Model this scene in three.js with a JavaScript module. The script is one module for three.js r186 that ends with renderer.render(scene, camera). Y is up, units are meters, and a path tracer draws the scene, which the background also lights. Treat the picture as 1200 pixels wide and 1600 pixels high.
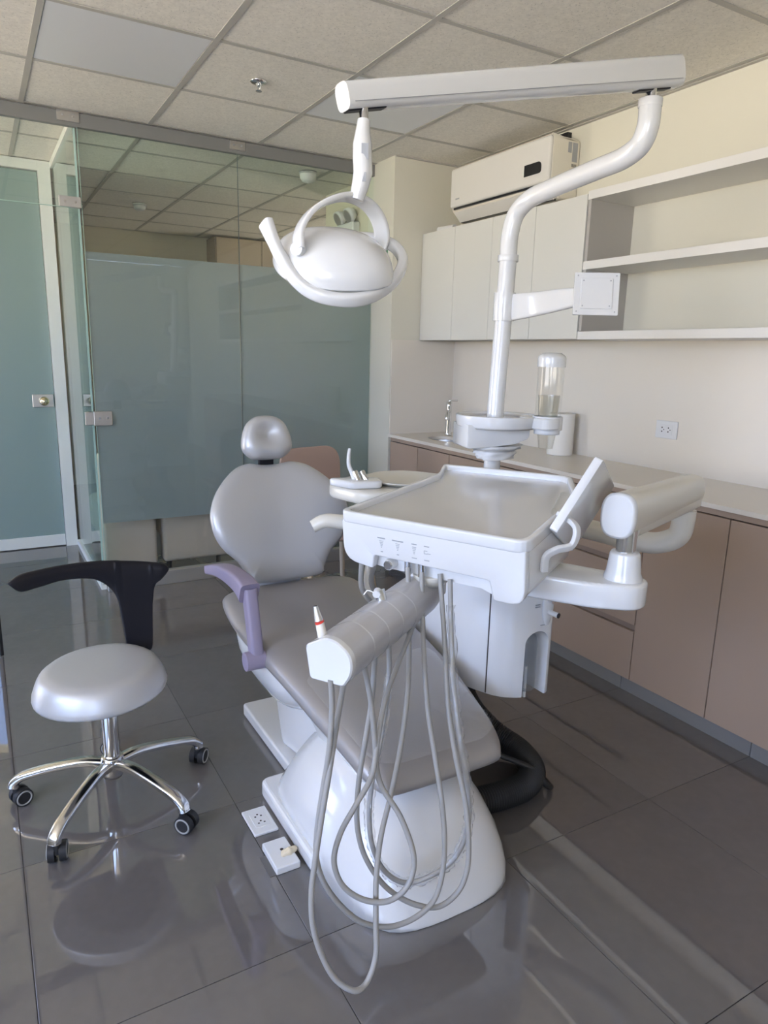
import * as THREE from 'three';
import { RoundedBoxGeometry } from 'three/addons/geometries/RoundedBoxGeometry.js';
import { RectAreaLightUniformsLib } from 'three/addons/lights/RectAreaLightUniformsLib.js';
import { Brush, Evaluator, SUBTRACTION } from 'three-bvh-csg';
import { mergeGeometries, mergeVertices, toCreasedNormals } from 'three/addons/utils/BufferGeometryUtils.js';

// ------------------------------------------------------------ camera, sky, exposure
const scene = new THREE.Scene();
const camera = new THREE.PerspectiveCamera(72.4, 0.75, 0.02, 60);
camera.fov = 2 * Math.atan(800 / 1093.01) * 180 / Math.PI;
camera.position.set(0, 1.395, 0);
camera.rotation.set(-0.22125795, -0.52426236, 0.02397392, 'YXZ');
scene.add(camera);

const SKY = 1.0;
{ // clear daylight sky: blue overhead, pale and warm at the horizon, sunlit street below it
  const W = 64, H = 64, data = new Float32Array(W * H * 4);
  const zen = [0.26, 0.58, 1.6], hor = [1.06, 1.2, 1.48], gnd = [2.15, 1.86, 1.45];
  for (let j = 0; j < H; j++) for (let i = 0; i < W; i++) {
    const el = ((j + 0.5) / H - 0.5) * Math.PI, s = Math.sin(el), o = (j * W + i) * 4;
    const t = Math.pow(Math.max(0, s), 0.45);
    for (let k = 0; k < 3; k++) data[o + k] = SKY * (s > 0 ? hor[k] + (zen[k] - hor[k]) * t : gnd[k]);
    data[o + 3] = 1;
  }
  const tex = new THREE.DataTexture(data, W, H, THREE.RGBAFormat, THREE.FloatType);
  tex.mapping = THREE.EquirectangularReflectionMapping; tex.colorSpace = THREE.LinearSRGBColorSpace;
  tex.magFilter = THREE.LinearFilter; tex.minFilter = THREE.LinearFilter; tex.needsUpdate = true;
  scene.background = tex;
}
const renderer = new THREE.WebGLRenderer({ antialias: true });
renderer.toneMapping = THREE.LinearToneMapping;
renderer.toneMappingExposure = 7.0;
renderer.shadowMap.enabled = true;

// daylight entering through the two windows (window_1 and window_2 below)
RectAreaLightUniformsLib.init();
const daylight = (w, h, x, y, z, tx, tz) => { const l = new THREE.RectAreaLight(new THREE.Color().setRGB(0.78, 0.93, 1.2), 0.6, w, h); l.position.set(x, y, z); l.lookAt(tx, y, tz); l.name = 'window_daylight'; scene.add(l); };
daylight(2.8, 1.3, -2.94, 1.775, -0.45, 0, -0.45);
daylight(1.2, 1.3, -1.65, 1.775, 2.34, -1.65, 0);

// ------------------------------------------------------------ helpers
let seed = 20240;
const rnd = () => { seed = (seed * 1664525 + 1013904223) >>> 0; return seed / 4294967296; };
const V = (x, y, z) => new THREE.Vector3(x, y, z);
const A = (p) => Array.isArray(p) ? V(p[0], p[1], p[2]) : p;
const used = {};
const numbered = (n) => { const k = used[n] = (used[n] ?? -1) + 1; return k ? n + '_' + String(k).padStart(3, '0') : n; };
function mesh(name, geo, mat, parent) {
  const m = new THREE.Mesh(geo, mat); m.name = name; m.castShadow = true; m.receiveShadow = true;
  if (parent) parent.add(m);
  return m;
}
// a thing: a Group at its base; parts are given in world coordinates and moved into the group
function thing(name, label, category, at = [0, 0, 0], group) {
  const o = new THREE.Group(); o.name = numbered(name); o.position.set(...at); scene.add(o);
  o.userData.label = label; o.userData.category = category; if (group) o.userData.group = group;
  return o;
}
const rootOf = (o) => { while (o.parent && o.parent !== scene) o = o.parent; return o; };
function part(t, name, geo, mat, label) {
  const r = rootOf(t).position;
  const m = mesh(name, geo.translate(-r.x, -r.y, -r.z), mat, t);
  if (label) m.userData.label = label;
  return m;
}
function struct(name, label, category, at = [0, 0, 0]) { const o = thing(name, label, category, at); o.userData.kind = 'structure'; return o; }

const bx = (x0, x1, y0, y1, z0, z1, r = 0, seg = 2) => {
  const w = x1 - x0, h = y1 - y0, d = z1 - z0;
  const g = r > 0 ? new RoundedBoxGeometry(w, h, d, seg, Math.min(r, w / 2.01, h / 2.01, d / 2.01)) : new THREE.BoxGeometry(w, h, d);
  return g.translate((x0 + x1) / 2, (y0 + y1) / 2, (z0 + z1) / 2);
};
const mg = (...gs) => {
  const list = gs.flat().map((g) => { const q = g.index ? g.toNonIndexed() : g; for (const k of Object.keys(q.attributes)) if (!['position', 'normal', 'uv'].includes(k)) q.deleteAttribute(k); return q; });
  return mergeGeometries(list, false);
};
// a box whose uv is in metres, laid from world x/z
function uvXZ(g, s = 1) { const p = g.attributes.position, u = g.attributes.uv; for (let i = 0; i < p.count; i++) u.setXY(i, p.getX(i) * s, p.getZ(i) * s); return g; }
function uvBox(g, s = 1) {
  const p = g.attributes.position, n = g.attributes.normal, u = g.attributes.uv;
  for (let i = 0; i < p.count; i++) {
    const ax = Math.abs(n.getX(i)), ay = Math.abs(n.getY(i)), az = Math.abs(n.getZ(i));
    if (ay >= ax && ay >= az) u.setXY(i, p.getX(i) * s, p.getZ(i) * s);
    else if (ax >= az) u.setXY(i, p.getZ(i) * s, p.getY(i) * s);
    else u.setXY(i, p.getX(i) * s, p.getY(i) * s);
  }
  return g;
}
// surface through closed rings of points
function loft(rings, { capA = true, capB = true, crease = 0 } = {}) {
  const n = rings[0].length, pos = [], idx = [], uv = [];
  rings.forEach((r, j) => r.forEach((p, i) => { pos.push(p.x, p.y, p.z); uv.push(i / n, j / (rings.length - 1)); }));
  for (let j = 0; j < rings.length - 1; j++) for (let i = 0; i < n; i++) {
    const a = j * n + i, b = j * n + (i + 1) % n, c = a + n, d = b + n;
    idx.push(a, b, d, a, d, c);
  }
  const cap = (r, flip) => {
    const o = pos.length / 3, c = r.reduce((s, p) => s.add(p), V(0, 0, 0)).multiplyScalar(1 / n);
    r.forEach((p) => { pos.push(p.x, p.y, p.z); uv.push(0, 0); }); pos.push(c.x, c.y, c.z); uv.push(0, 0);
    for (let i = 0; i < n; i++) flip ? idx.push(o + n, o + (i + 1) % n, o + i) : idx.push(o + n, o + i, o + (i + 1) % n);
  };
  if (capA) cap(rings[0], true);
  if (capB) cap(rings[rings.length - 1], false);
  let g = new THREE.BufferGeometry();
  g.setAttribute('position', new THREE.Float32BufferAttribute(pos, 3)); g.setAttribute('uv', new THREE.Float32BufferAttribute(uv, 2));
  g.setIndex(idx); g.computeVertexNormals();
  // outward check
  const P = g.attributes.position, N = g.attributes.normal; let s = 0;
  g.computeBoundingBox(); const cc = g.boundingBox.getCenter(V(0, 0, 0));
  for (let i = 0; i < P.count; i += 3) s += (P.getX(i) - cc.x) * N.getX(i) + (P.getY(i) - cc.y) * N.getY(i) + (P.getZ(i) - cc.z) * N.getZ(i);
  if (s < 0) { for (let i = 0; i < idx.length; i += 3) [idx[i], idx[i + 1]] = [idx[i + 1], idx[i]]; g.setIndex(idx); g.computeVertexNormals(); }
  if (crease) g = toCreasedNormals(g, crease);
  return g;
}
// a swept section along a smooth path; radius: number or function of t; section: round, or [w, h] rounded box
function sweep(pts, rad, { n = 16, seg = 0, tension = 0.5, section = null, up = V(0, 1, 0), closed = false, sharp = false } = {}) {
  const P = pts.map(A), c = sharp ? null : new THREE.CatmullRomCurve3(P, closed, 'centripetal', tension);
  const m = seg || Math.max(2, (P.length - 1) * 8), rings = [];
  let nor = null;
  for (let j = 0; j <= m; j++) {
    const t = j / m;
    let p, tan;
    if (sharp) { const k = Math.min(P.length - 2, Math.floor(t * (P.length - 1))), f = t * (P.length - 1) - k; p = P[k].clone().lerp(P[k + 1], f); tan = P[k + 1].clone().sub(P[k]).normalize(); }
    else { p = c.getPoint(t); tan = c.getTangent(t); }
    if (!nor) { nor = up.clone().sub(tan.clone().multiplyScalar(up.dot(tan))); if (nor.length() < 0.05) nor = V(1, 0, 0).sub(tan.clone().multiplyScalar(tan.x)); nor.normalize(); }
    else { nor.sub(tan.clone().multiplyScalar(nor.dot(tan))).normalize(); }
    const b = tan.clone().cross(nor).normalize(), r = typeof rad === 'function' ? rad(t) : rad, ring = [];
    for (let i = 0; i < n; i++) {
      const a = i / n * Math.PI * 2; let cx = Math.cos(a), cy = Math.sin(a);
      if (section) { // superellipse of half sizes w, h
        const [w, h, e] = typeof section === 'function' ? section(t) : section, q = 2 / (e || 4);
        cx = Math.sign(cx) * Math.pow(Math.abs(cx), q) * h; cy = Math.sign(cy) * Math.pow(Math.abs(cy), q) * w;
        ring.push(p.clone().addScaledVector(nor, cx).addScaledVector(b, cy));
      } else ring.push(p.clone().addScaledVector(nor, cx * r).addScaledVector(b, cy * r));
    }
    rings.push(ring);
  }
  return loft(rings);
}
// lathe about a vertical axis at x, z
const lathe = (prof, x = 0, y = 0, z = 0, n = 40) => new THREE.LatheGeometry(prof.map(([r, h]) => new THREE.Vector2(r, h)), n).translate(x, y, z);
const cyl = (a, b, r0, r1 = r0, n = 24) => {
  a = A(a); b = A(b); const d = b.clone().sub(a), g = new THREE.CylinderGeometry(r1, r0, d.length(), n);
  return g.applyQuaternion(new THREE.Quaternion().setFromUnitVectors(V(0, 1, 0), d.clone().normalize())).translate((a.x + b.x) / 2, (a.y + b.y) / 2, (a.z + b.z) / 2);
};
// smooth closed outline from control points [[x,y]...]
function outline(cp, n = 64, tension = 0.5) {
  const c = new THREE.CatmullRomCurve3(cp.map(([x, y]) => V(x, y, 0)), true, 'catmullrom', tension);
  return c.getPoints(n).slice(0, n).map((p) => [p.x, p.y]);
}
// padded cushion: rings from the middle of the top over the rounded edge to the middle of the bottom
function cushion(out, top, bottom, map, { e = 3, dish = () => 0, steps = 14, puff = 0.15 } = {}) {
  const n = out.length, cx = out.reduce((s, p) => s + p[0], 0) / n, cy = out.reduce((s, p) => s + p[1], 0) / n, rings = [];
  const row = (s, side) => out.map(([x, y]) => {
    const px = cx + (x - cx) * s, py = cy + (y - cy) * s;
    const h = Math.pow(Math.max(0, 1 - Math.pow(s, e * 2.4)), 1 / 2.2) + (side > 0 ? puff * (1 - s * s) : 0);
    return map(px, py, side > 0 ? top * h + dish(px, py, s) : -bottom * h);
  });
  const S = []; for (let i = 0; i <= steps; i++) { const u = i / steps; S.push(1 - Math.pow(1 - u, 2.6)); } S[0] = 0.002;
  for (let i = 0; i <= steps; i++) rings.push(row(S[i], 1));
  for (let i = steps - 1; i >= 0; i--) rings.push(row(S[i], -1));
  return loft(rings);
}
// plan outline [[x,z]...] raised from y0 to y1 with bevelled edges
function prism(poly, y0, y1, bevel = 0.004, seg = 3) {
  const s = new THREE.Shape(poly.map(([x, z]) => new THREE.Vector2(x, -z)));
  const g = new THREE.ExtrudeGeometry(s, { depth: y1 - y0 - 2 * bevel, bevelEnabled: bevel > 0, bevelSize: bevel, bevelThickness: bevel, bevelOffset: -bevel, bevelSegments: seg, curveSegments: 10 });
  return g.rotateX(-Math.PI / 2).translate(0, y0 + bevel, 0);
}
// rounded polygon corners: [[x,y,r]...]
function rounded(poly, r0 = 0.02, k = 6) {
  const o = [], n = poly.length;
  for (let i = 0; i < n; i++) {
    const p = poly[i], a = poly[(i + n - 1) % n], b = poly[(i + 1) % n], r = p[2] ?? r0;
    const da = Math.hypot(a[0] - p[0], a[1] - p[1]), db = Math.hypot(b[0] - p[0], b[1] - p[1]), q = Math.min(r, da * 0.49, db * 0.49);
    const P0 = [p[0] + (a[0] - p[0]) / da * q, p[1] + (a[1] - p[1]) / da * q], P1 = [p[0] + (b[0] - p[0]) / db * q, p[1] + (b[1] - p[1]) / db * q];
    if (q < 1e-4) { o.push([p[0], p[1]]); continue; }
    for (let j = 0; j <= k; j++) { const t = j / k; o.push([(1 - t) ** 2 * P0[0] + 2 * t * (1 - t) * p[0] + t * t * P1[0], (1 - t) ** 2 * P0[1] + 2 * t * (1 - t) * p[1] + t * t * P1[1]]); }
  }
  return o;
}
const smooth = (g, a = 0.6) => toCreasedNormals(g, a);
// outline in any plane: origin o, axes u and v, thickness along w
function slab(poly, o, u, v, depth, bevel = 0.002, seg = 2) {
  const g = new THREE.ExtrudeGeometry(new THREE.Shape(poly.map(([x, y]) => new THREE.Vector2(x, y))), { depth: depth - 2 * bevel, bevelEnabled: bevel > 0, bevelSize: bevel, bevelThickness: bevel, bevelOffset: -bevel, bevelSegments: seg });
  g.translate(0, 0, bevel);
  const U = A(u).normalize(), W = U.clone().cross(A(v)).normalize(), Vv = W.clone().cross(U);
  return g.applyMatrix4(new THREE.Matrix4().makeBasis(U, Vv, W).setPosition(A(o)));
}
const rect = (w, h, r = 0) => { const p = [[-w / 2, -h / 2], [w / 2, -h / 2], [w / 2, h / 2], [-w / 2, h / 2]]; return r ? rounded(p, r) : p; };

// ------------------------------------------------------------ materials
function noiseTex(size, fn, srgb = true) {
  const d = new Uint8Array(size * size * 4);
  for (let y = 0; y < size; y++) for (let x = 0; x < size; x++) { const c = fn(x, y), o = (y * size + x) * 4; d[o] = c[0]; d[o + 1] = c[1]; d[o + 2] = c[2]; d[o + 3] = 255; }
  const t = new THREE.DataTexture(d, size, size); t.wrapS = t.wrapT = THREE.RepeatWrapping; t.magFilter = THREE.LinearFilter; t.minFilter = THREE.LinearMipmapLinearFilter; t.generateMipmaps = true;
  if (srgb) t.colorSpace = THREE.SRGBColorSpace; t.needsUpdate = true; return t;
}
// tileable value noise
function vnoise(period, seed0) {
  const g = []; let s = seed0 >>> 0; for (let i = 0; i < period * period; i++) { s = (s * 1664525 + 1013904223) >>> 0; g.push(s / 4294967296); }
  return (x, y) => { const xi = Math.floor(x), yi = Math.floor(y), fx = x - xi, fy = y - yi, u = fx * fx * (3 - 2 * fx), w = fy * fy * (3 - 2 * fy); const q = (i, j) => g[((j % period + period) % period) * period + ((i % period + period) % period)]; return (q(xi, yi) * (1 - u) + q(xi + 1, yi) * u) * (1 - w) + (q(xi, yi + 1) * (1 - u) + q(xi + 1, yi + 1) * u) * w; };
}
const M = {};
const std = (o) => new THREE.MeshPhysicalMaterial(o);
const rgb = (r, g, b) => new THREE.Color().setRGB(r, g, b);
M.enamel = std({ color: rgb(0.7, 0.7, 0.69), roughness: 0.22, clearcoat: 0.6, clearcoatRoughness: 0.08 });
M.plastic = std({ color: rgb(0.68, 0.68, 0.67), roughness: 0.35 });
M.cream = std({ color: rgb(0.66, 0.63, 0.55), roughness: 0.28, clearcoat: 0.3 });
M.wall = std({ color: rgb(0.67, 0.645, 0.545), roughness: 0.85 });
M.wallwait = std({ color: rgb(0.66, 0.61, 0.48), roughness: 0.9 });
M.quartz = std({ color: rgb(0.72, 0.665, 0.575), roughness: 0.3 });
M.cabW = std({ color: rgb(0.66, 0.65, 0.6), roughness: 0.4 });
M.shelfW = std({ color: rgb(0.74, 0.72, 0.68), roughness: 0.45 });
M.carc = std({ color: rgb(0.42, 0.4, 0.37), roughness: 0.5 });
M.taupe = std({ color: rgb(0.385, 0.285, 0.215), roughness: 0.42 });
M.taupeD = std({ color: rgb(0.27, 0.2, 0.16), roughness: 0.5 });
M.gap = std({ color: rgb(0.04, 0.03, 0.025), roughness: 0.7 });
M.grout = std({ color: rgb(0.05, 0.048, 0.046), roughness: 0.9 });
M.tbar = std({ color: rgb(0.47, 0.45, 0.41), roughness: 0.55 });
M.railgrey = std({ color: rgb(0.2, 0.2, 0.195), roughness: 0.5 });
M.alu = std({ color: rgb(0.62, 0.62, 0.6), metalness: 0.9, roughness: 0.38 });
M.aluW = std({ color: rgb(0.72, 0.74, 0.7), roughness: 0.4 });
M.steel = std({ color: rgb(0.62, 0.6, 0.58), metalness: 1, roughness: 0.32 });
M.chrome = std({ color: rgb(0.8, 0.8, 0.8), metalness: 1, roughness: 0.08 });
M.polished = std({ color: rgb(0.68, 0.68, 0.68), metalness: 1, roughness: 0.14 });
M.brass = std({ color: rgb(0.72, 0.62, 0.42), metalness: 1, roughness: 0.2 });
M.glass = std({ color: rgb(0.965, 0.985, 0.975), transmission: 1, roughness: 0.0, ior: 1.5 });
M.glassG = std({ color: rgb(0.8, 0.92, 0.88), transmission: 1, roughness: 0.0, ior: 1.5 });
M.glassEdge = std({ color: rgb(0.4, 0.56, 0.5), roughness: 0.15 });
M.jointD = std({ color: rgb(0.14, 0.17, 0.165), roughness: 0.4 });
M.bottle = std({ color: rgb(0.8, 0.82, 0.84), transmission: 0.9, roughness: 0.12, ior: 1.4 });
M.clear = std({ color: rgb(0.97, 0.97, 0.96), transmission: 1, roughness: 0.03, ior: 1.4 });
M.wrap = std({ color: rgb(0.95, 0.95, 0.95), transmission: 0.9, roughness: 0.12, ior: 1.45 });
M.frost = std({ color: rgb(0.47, 0.53, 0.53), transmission: 0.55, roughness: 0.5, thickness: 0.002, ior: 1.25 });
M.frostDoor = std({ color: rgb(0.4, 0.53, 0.51), transmission: 0.4, roughness: 0.25, thickness: 0.002, ior: 1.4, clearcoat: 0.6, clearcoatRoughness: 0.02 });
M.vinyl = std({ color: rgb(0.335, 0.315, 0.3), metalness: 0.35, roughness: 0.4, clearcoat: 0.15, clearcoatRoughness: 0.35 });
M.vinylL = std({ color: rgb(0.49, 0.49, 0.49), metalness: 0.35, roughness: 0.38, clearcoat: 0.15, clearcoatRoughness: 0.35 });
M.lilac = std({ color: rgb(0.26, 0.225, 0.305), roughness: 0.5 });
M.black = std({ color: rgb(0.008, 0.008, 0.012), roughness: 0.42, specularIntensity: 0.6 });
M.rubber = std({ color: rgb(0.016, 0.016, 0.017), roughness: 0.6 });
M.tyre = std({ color: rgb(0.33, 0.33, 0.32), roughness: 0.6 });
M.hose = std({ color: rgb(0.32, 0.31, 0.29), roughness: 0.45 });
M.hoseBlack = std({ color: rgb(0.02, 0.019, 0.018), roughness: 0.6 });
M.pad = std({ color: rgb(0.46, 0.45, 0.45), roughness: 0.3 });
M.handle = std({ color: rgb(0.78, 0.74, 0.66), roughness: 0.35 });
M.red = std({ color: rgb(0.7, 0.06, 0.04), roughness: 0.4 });
M.mat = std({ color: rgb(0.5, 0.485, 0.465), roughness: 0.2, clearcoat: 0.7, clearcoatRoughness: 0.06 });
M.ac = std({ color: rgb(0.68, 0.66, 0.62), roughness: 0.35 });
M.acSide = std({ color: rgb(0.72, 0.68, 0.58), roughness: 0.45 });
M.dark = std({ color: rgb(0.015, 0.016, 0.018), roughness: 0.2 });
M.paper = std({ color: rgb(0.8, 0.77, 0.7), roughness: 0.95 });
M.skirt = std({ color: rgb(0.2, 0.195, 0.19), roughness: 0.35 });
M.led = std({ color: rgb(0.74, 0.75, 0.77), roughness: 0.35 });
M.pinkbrown = std({ color: rgb(0.42, 0.3, 0.245), roughness: 0.55 });
M.legwood = std({ color: rgb(0.55, 0.45, 0.33), roughness: 0.6 });
M.sofa = std({ color: rgb(0.5, 0.42, 0.35), roughness: 0.95 });
M.waitcab = std({ color: rgb(0.42, 0.34, 0.26), roughness: 0.6 });
M.tape = std({ color: rgb(0.12, 0.115, 0.11), roughness: 0.5 });
M.putty = std({ color: rgb(0.72, 0.62, 0.44), roughness: 0.8 });
M.label = std({ color: rgb(0.33, 0.34, 0.35), roughness: 0.5 });
M.print = std({ color: rgb(0.06, 0.06, 0.06), roughness: 0.6 });
M.printG = std({ color: rgb(0.34, 0.35, 0.36), roughness: 0.6 });
{ // acoustic ceiling tile: fine pits and fissures
  const N = 512, n1 = vnoise(64, 7), n2 = vnoise(16, 99), d = new Float32Array(N * N).fill(1);
  for (let k = 0; k < 1500; k++) { const x = rnd() * N, y = rnd() * N, l = 1 + rnd() * rnd() * 6, a = rnd() * 6.28, w = 0.6 + rnd() * 1.0; for (let t = 0; t < l; t += 0.5) { const X = Math.floor(x + Math.cos(a) * t + N) % N, Y = Math.floor(y + Math.sin(a) * t + N) % N; d[Y * N + X] = Math.min(d[Y * N + X], 0.35 + 0.5 * rnd()); if (w > 1.2) d[Y * N + (X + 1) % N] = Math.min(d[Y * N + (X + 1) % N], 0.6); } }
  const at = (x, y) => d[y * N + x];
  M.ceilMap = noiseTex(N, (x, y) => { const v = (0.94 + 0.05 * n1(x / 8, y / 8) + 0.02 * n2(x / 32, y / 32)) * (0.6 + 0.4 * at(x, y)); return [236 * v, 231 * v, 221 * v]; });
  M.ceilBump = noiseTex(N, (x, y) => { const v = 255 * (0.55 + 0.45 * at(x, y)) * (0.9 + 0.1 * n1(x / 8, y / 8)); return [v, v, v]; }, false);
  M.tile = std({ map: M.ceilMap, bumpMap: M.ceilBump, bumpScale: 0.0015, roughness: 0.95 });
}
{ // polished porcelain floor tile: faint mottling, three tones
  const n1 = vnoise(32, 5), n2 = vnoise(8, 31);
  const mk = (k) => noiseTex(256, (x, y) => { const v = k * (0.975 + 0.025 * n1(x / 8, y / 8) + 0.025 * n2(x / 32, y / 32)); return [103 * v, 99 * v, 97 * v]; });
  M.floors = [0.97, 1.0, 1.03].map((k) => std({ map: mk(k), roughness: 0.0, ior: 1.95 }));
}
{ // tray mat: fine ribbed silicone
  const b = noiseTex(64, (x, y) => { const v = 128 + 90 * Math.sin(x / 64 * Math.PI * 16) * Math.sin(y / 64 * Math.PI * 16); return [v, v, v]; }, false);
  M.mat.bumpMap = b; M.mat.bumpScale = 0.00015;
  const f = vnoise(32, 77), t = noiseTex(128, (x, y) => { const v = 255 * f(x / 4, y / 4); return [v, v, v]; }, false);
  M.sofa.bumpMap = t; M.sofa.bumpScale = 0.001;
}

// ------------------------------------------------------------ room shell
const XW = 2.79, XL = -2.9, ZP = -4.195, ZF = 2.3, HC = 2.558, ZB = -3.933, XC = 2.293, ZW = -7.8;
{ // floor and its tiles
  const fl = struct('floor', 'polished grey porcelain tile floor with dark joints', 'floor');
  part(fl, 'grout', bx(XL, 4.6, -0.1, -0.003, ZW, ZF), M.grout);
  const geos = {};
  const X0 = -0.008, Z0 = -1.312, P = 0.597, Q = 0.603, g = 0.0009;
  for (let i = -5; i <= 7; i++) for (let j = -6; j <= 10; j++) {
    const x0 = Math.max(X0 + i * P + g, XL), x1 = Math.min(X0 + (i + 1) * P - g, 4.6), z1 = Math.min(Z0 - j * Q - g, ZF), z0 = Math.max(Z0 - (j + 1) * Q + g, ZW);
    if (x1 - x0 < 0.01 || z1 - z0 < 0.01) continue;
    const key = [x1 - x0, z1 - z0].map((v) => v.toFixed(3)).join();
    const geo = geos[key] ??= uvXZ(bx(-(x1 - x0) / 2, (x1 - x0) / 2, -0.009, 0, -(z1 - z0) / 2, (z1 - z0) / 2, 0.0008, 1), 1 / 0.6);
    const m = mesh('floor_tile', geo, M.floors[Math.floor(rnd() * 3)], fl);
    m.position.set((x0 + x1) / 2, 0, (z0 + z1) / 2);
  }
}
const GX = 0.307, GZ = -3.558, GS = 0.6095, GT = 0.6045;
const panels = [[0, 0], [2, 0]]; // LED panels: column, row
{
  const ce = struct('ceiling', 'suspended ceiling of speckled acoustic tiles in a grey grid', 'ceiling', [0, HC, 0]);
  part(ce, 'ceiling_slab', bx(XL, 4.6, HC + 0.05, HC + 0.15, ZW, ZF), M.carc);
  const geos = {};
  for (let i = -6; i <= 7; i++) for (let j = -10; j <= 9; j++) {
    const x0 = Math.max(GX + i * GS + 0.004, XL), x1 = Math.min(GX + (i + 1) * GS - 0.004, 4.6), z0 = Math.max(GZ - j * GT + 0.004, ZW), z1 = Math.min(GZ - (j - 1) * GT - 0.004, ZF);
    if (x1 - x0 < 0.02 || z1 - z0 < 0.02 || panels.some(([a, b]) => a === i && b === j)) continue;
    const w = x1 - x0, d = z1 - z0, key = w.toFixed(3) + d.toFixed(3);
    const geo = geos[key] ??= uvXZ(bx(-w / 2, w / 2, 0.003, 0.018, -d / 2, d / 2), 1 / 0.6);
    const m = mesh('ceiling_tile', geo, M.tile, ce); m.position.set((x0 + x1) / 2, 0, (z0 + z1) / 2);
  }
  for (let i = -6; i <= 8; i++) { const x = GX + i * GS; if (x > XL + 0.02 && x < 4.58) part(ce, 'grid_runner', mg(bx(x - 0.012, x + 0.012, HC - 0.001, HC + 0.002, ZW, ZF), bx(x - 0.0015, x + 0.0015, HC, HC + 0.04, ZW, ZF)), M.tbar); }
  for (let j = -10; j <= 9; j++) { const z = GZ - j * GT; if (z > ZW && z < ZF) part(ce, 'grid_tee', mg(bx(XL, 4.6, HC - 0.0005, HC + 0.0018, z - 0.012, z + 0.012), bx(XL, 4.6, HC, HC + 0.035, z - 0.0015, z + 0.0015)), M.tbar); }
  part(ce, 'wall_angle', bx(XW - 0.022, XW, HC - 0.003, HC + 0.003, ZB, ZF), M.tbar);
  part(ce, 'wall_angle', bx(XC, XW, HC - 0.003, HC + 0.003, ZB, ZB + 0.02), M.tbar);
}
{ // solid walls
  const wr = struct('wall_right', 'cream painted wall behind the cabinets and open shelves', 'wall', [XW, 0, 0]);
  part(wr, 'plaster', bx(XW, XW + 0.15, 0, HC + 0.05, ZB, ZF + 0.15), M.wall);
  const wb = struct('wall_back', 'cream wall block at the end of the counter beside the glass partition', 'wall', [XC, 0, ZB]);
  part(wb, 'plaster', bx(XC, XW + 0.15, 0, HC + 0.05, -4.26, ZB), M.wall);
  const wf = struct('wall_front', 'cream wall with a wide daylight window opposite the glass partition', 'wall', [0, 0, ZF]);
  const fx0 = -2.3, fx1 = -1.0, fy0 = 1.1, fy1 = 2.45;
  part(wf, 'plaster', mg(bx(XL, fx0, 0, HC, ZF, ZF + 0.15), bx(fx1, XW + 0.15, 0, HC, ZF, ZF + 0.15), bx(fx0, fx1, 0, fy0, ZF, ZF + 0.15), bx(fx0, fx1, fy1, HC + 0.05, ZF, ZF + 0.15)), M.wall);
  const wl = struct('wall_left', 'cream wall with a wide daylight window beside the stool', 'wall', [XL, 0, 0]);
  const lz0 = -1.9, lz1 = 1.0, ly0 = 1.1, ly1 = 2.45;
  part(wl, 'plaster', mg(bx(XL - 0.15, XL, 0, HC + 0.05, ZP, lz0), bx(XL - 0.15, XL, 0, HC + 0.05, lz1, ZF + 0.15), bx(XL - 0.15, XL, 0, ly0, lz0, lz1), bx(XL - 0.15, XL, ly1, HC + 0.05, lz0, lz1)), M.wall);
  const w1 = struct('window_1', 'white framed window in the wall facing the glass partition', 'window', [0, fy0, ZF]);
  const fr = (x0, x1) => part(w1, 'frame', mg(bx(x0, x1, fy0, fy0 + 0.05, ZF + 0.05, ZF + 0.1), bx(x0, x1, fy1 - 0.05, fy1, ZF + 0.05, ZF + 0.1), bx(x0, x0 + 0.05, fy0 + 0.05, fy1 - 0.05, ZF + 0.05, ZF + 0.1), bx(x1 - 0.05, x1, fy0 + 0.05, fy1 - 0.05, ZF + 0.05, ZF + 0.1)), M.aluW);
  fr(fx0, (fx0 + fx1) / 2); fr((fx0 + fx1) / 2, fx1);
  const w2 = struct('window_2', 'white framed window in the wall beside the stool', 'window', [XL, ly0, 0]);
  for (let k = 0; k < 3; k++) { const a = lz0 + (lz1 - lz0) * k / 3, b = lz0 + (lz1 - lz0) * (k + 1) / 3; part(w2, 'frame', mg(bx(XL - 0.1, XL - 0.05, ly0, ly0 + 0.05, a, b), bx(XL - 0.1, XL - 0.05, ly1 - 0.05, ly1, a, b), bx(XL - 0.1, XL - 0.05, ly0 + 0.05, ly1 - 0.05, a, a + 0.05), bx(XL - 0.1, XL - 0.05, ly0 + 0.05, ly1 - 0.05, b - 0.05, b)), M.aluW); }
  // waiting room and lobby beyond the glass
  const ww = struct('wall_waiting_back', 'beige far wall of the waiting room seen over the frosted film', 'wall', [0, 0, ZW]);
  part(ww, 'plaster', bx(XL, 4.75, 0, HC + 0.05, ZW - 0.15, ZW), M.wallwait);
  const wx = struct('wall_waiting_right', 'beige side wall of the waiting room with a window', 'wall', [4.6, 0, -6]);
  part(wx, 'plaster', mg(bx(4.6, 4.75, 0, HC + 0.05, -5.9, -4.26), bx(4.6, 4.75, 0, HC + 0.05, ZW, -6.8), bx(4.6, 4.75, 0, 0.9, -6.8, -5.9), bx(4.6, 4.75, 1.8, HC + 0.05, -6.8, -5.9)), M.wallwait);
  const wm = struct('wall_waiting_middle', 'beige wall closing the waiting room behind the cabinet wall', 'wall', [3, 0, -4.2]);
  part(wm, 'plaster', bx(XW + 0.15, 4.75, 0, HC + 0.05, -4.41, -4.26), M.wallwait);
  const wp = struct('wall_pillar', 'dark beige pillar behind the clear end of the glass partition', 'wall', [2.5, 0, -4.6]);
  part(wp, 'plaster', bx(2.43, 2.94, 0, HC + 0.05, -5.2, -4.262), M.wallwait);
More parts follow.
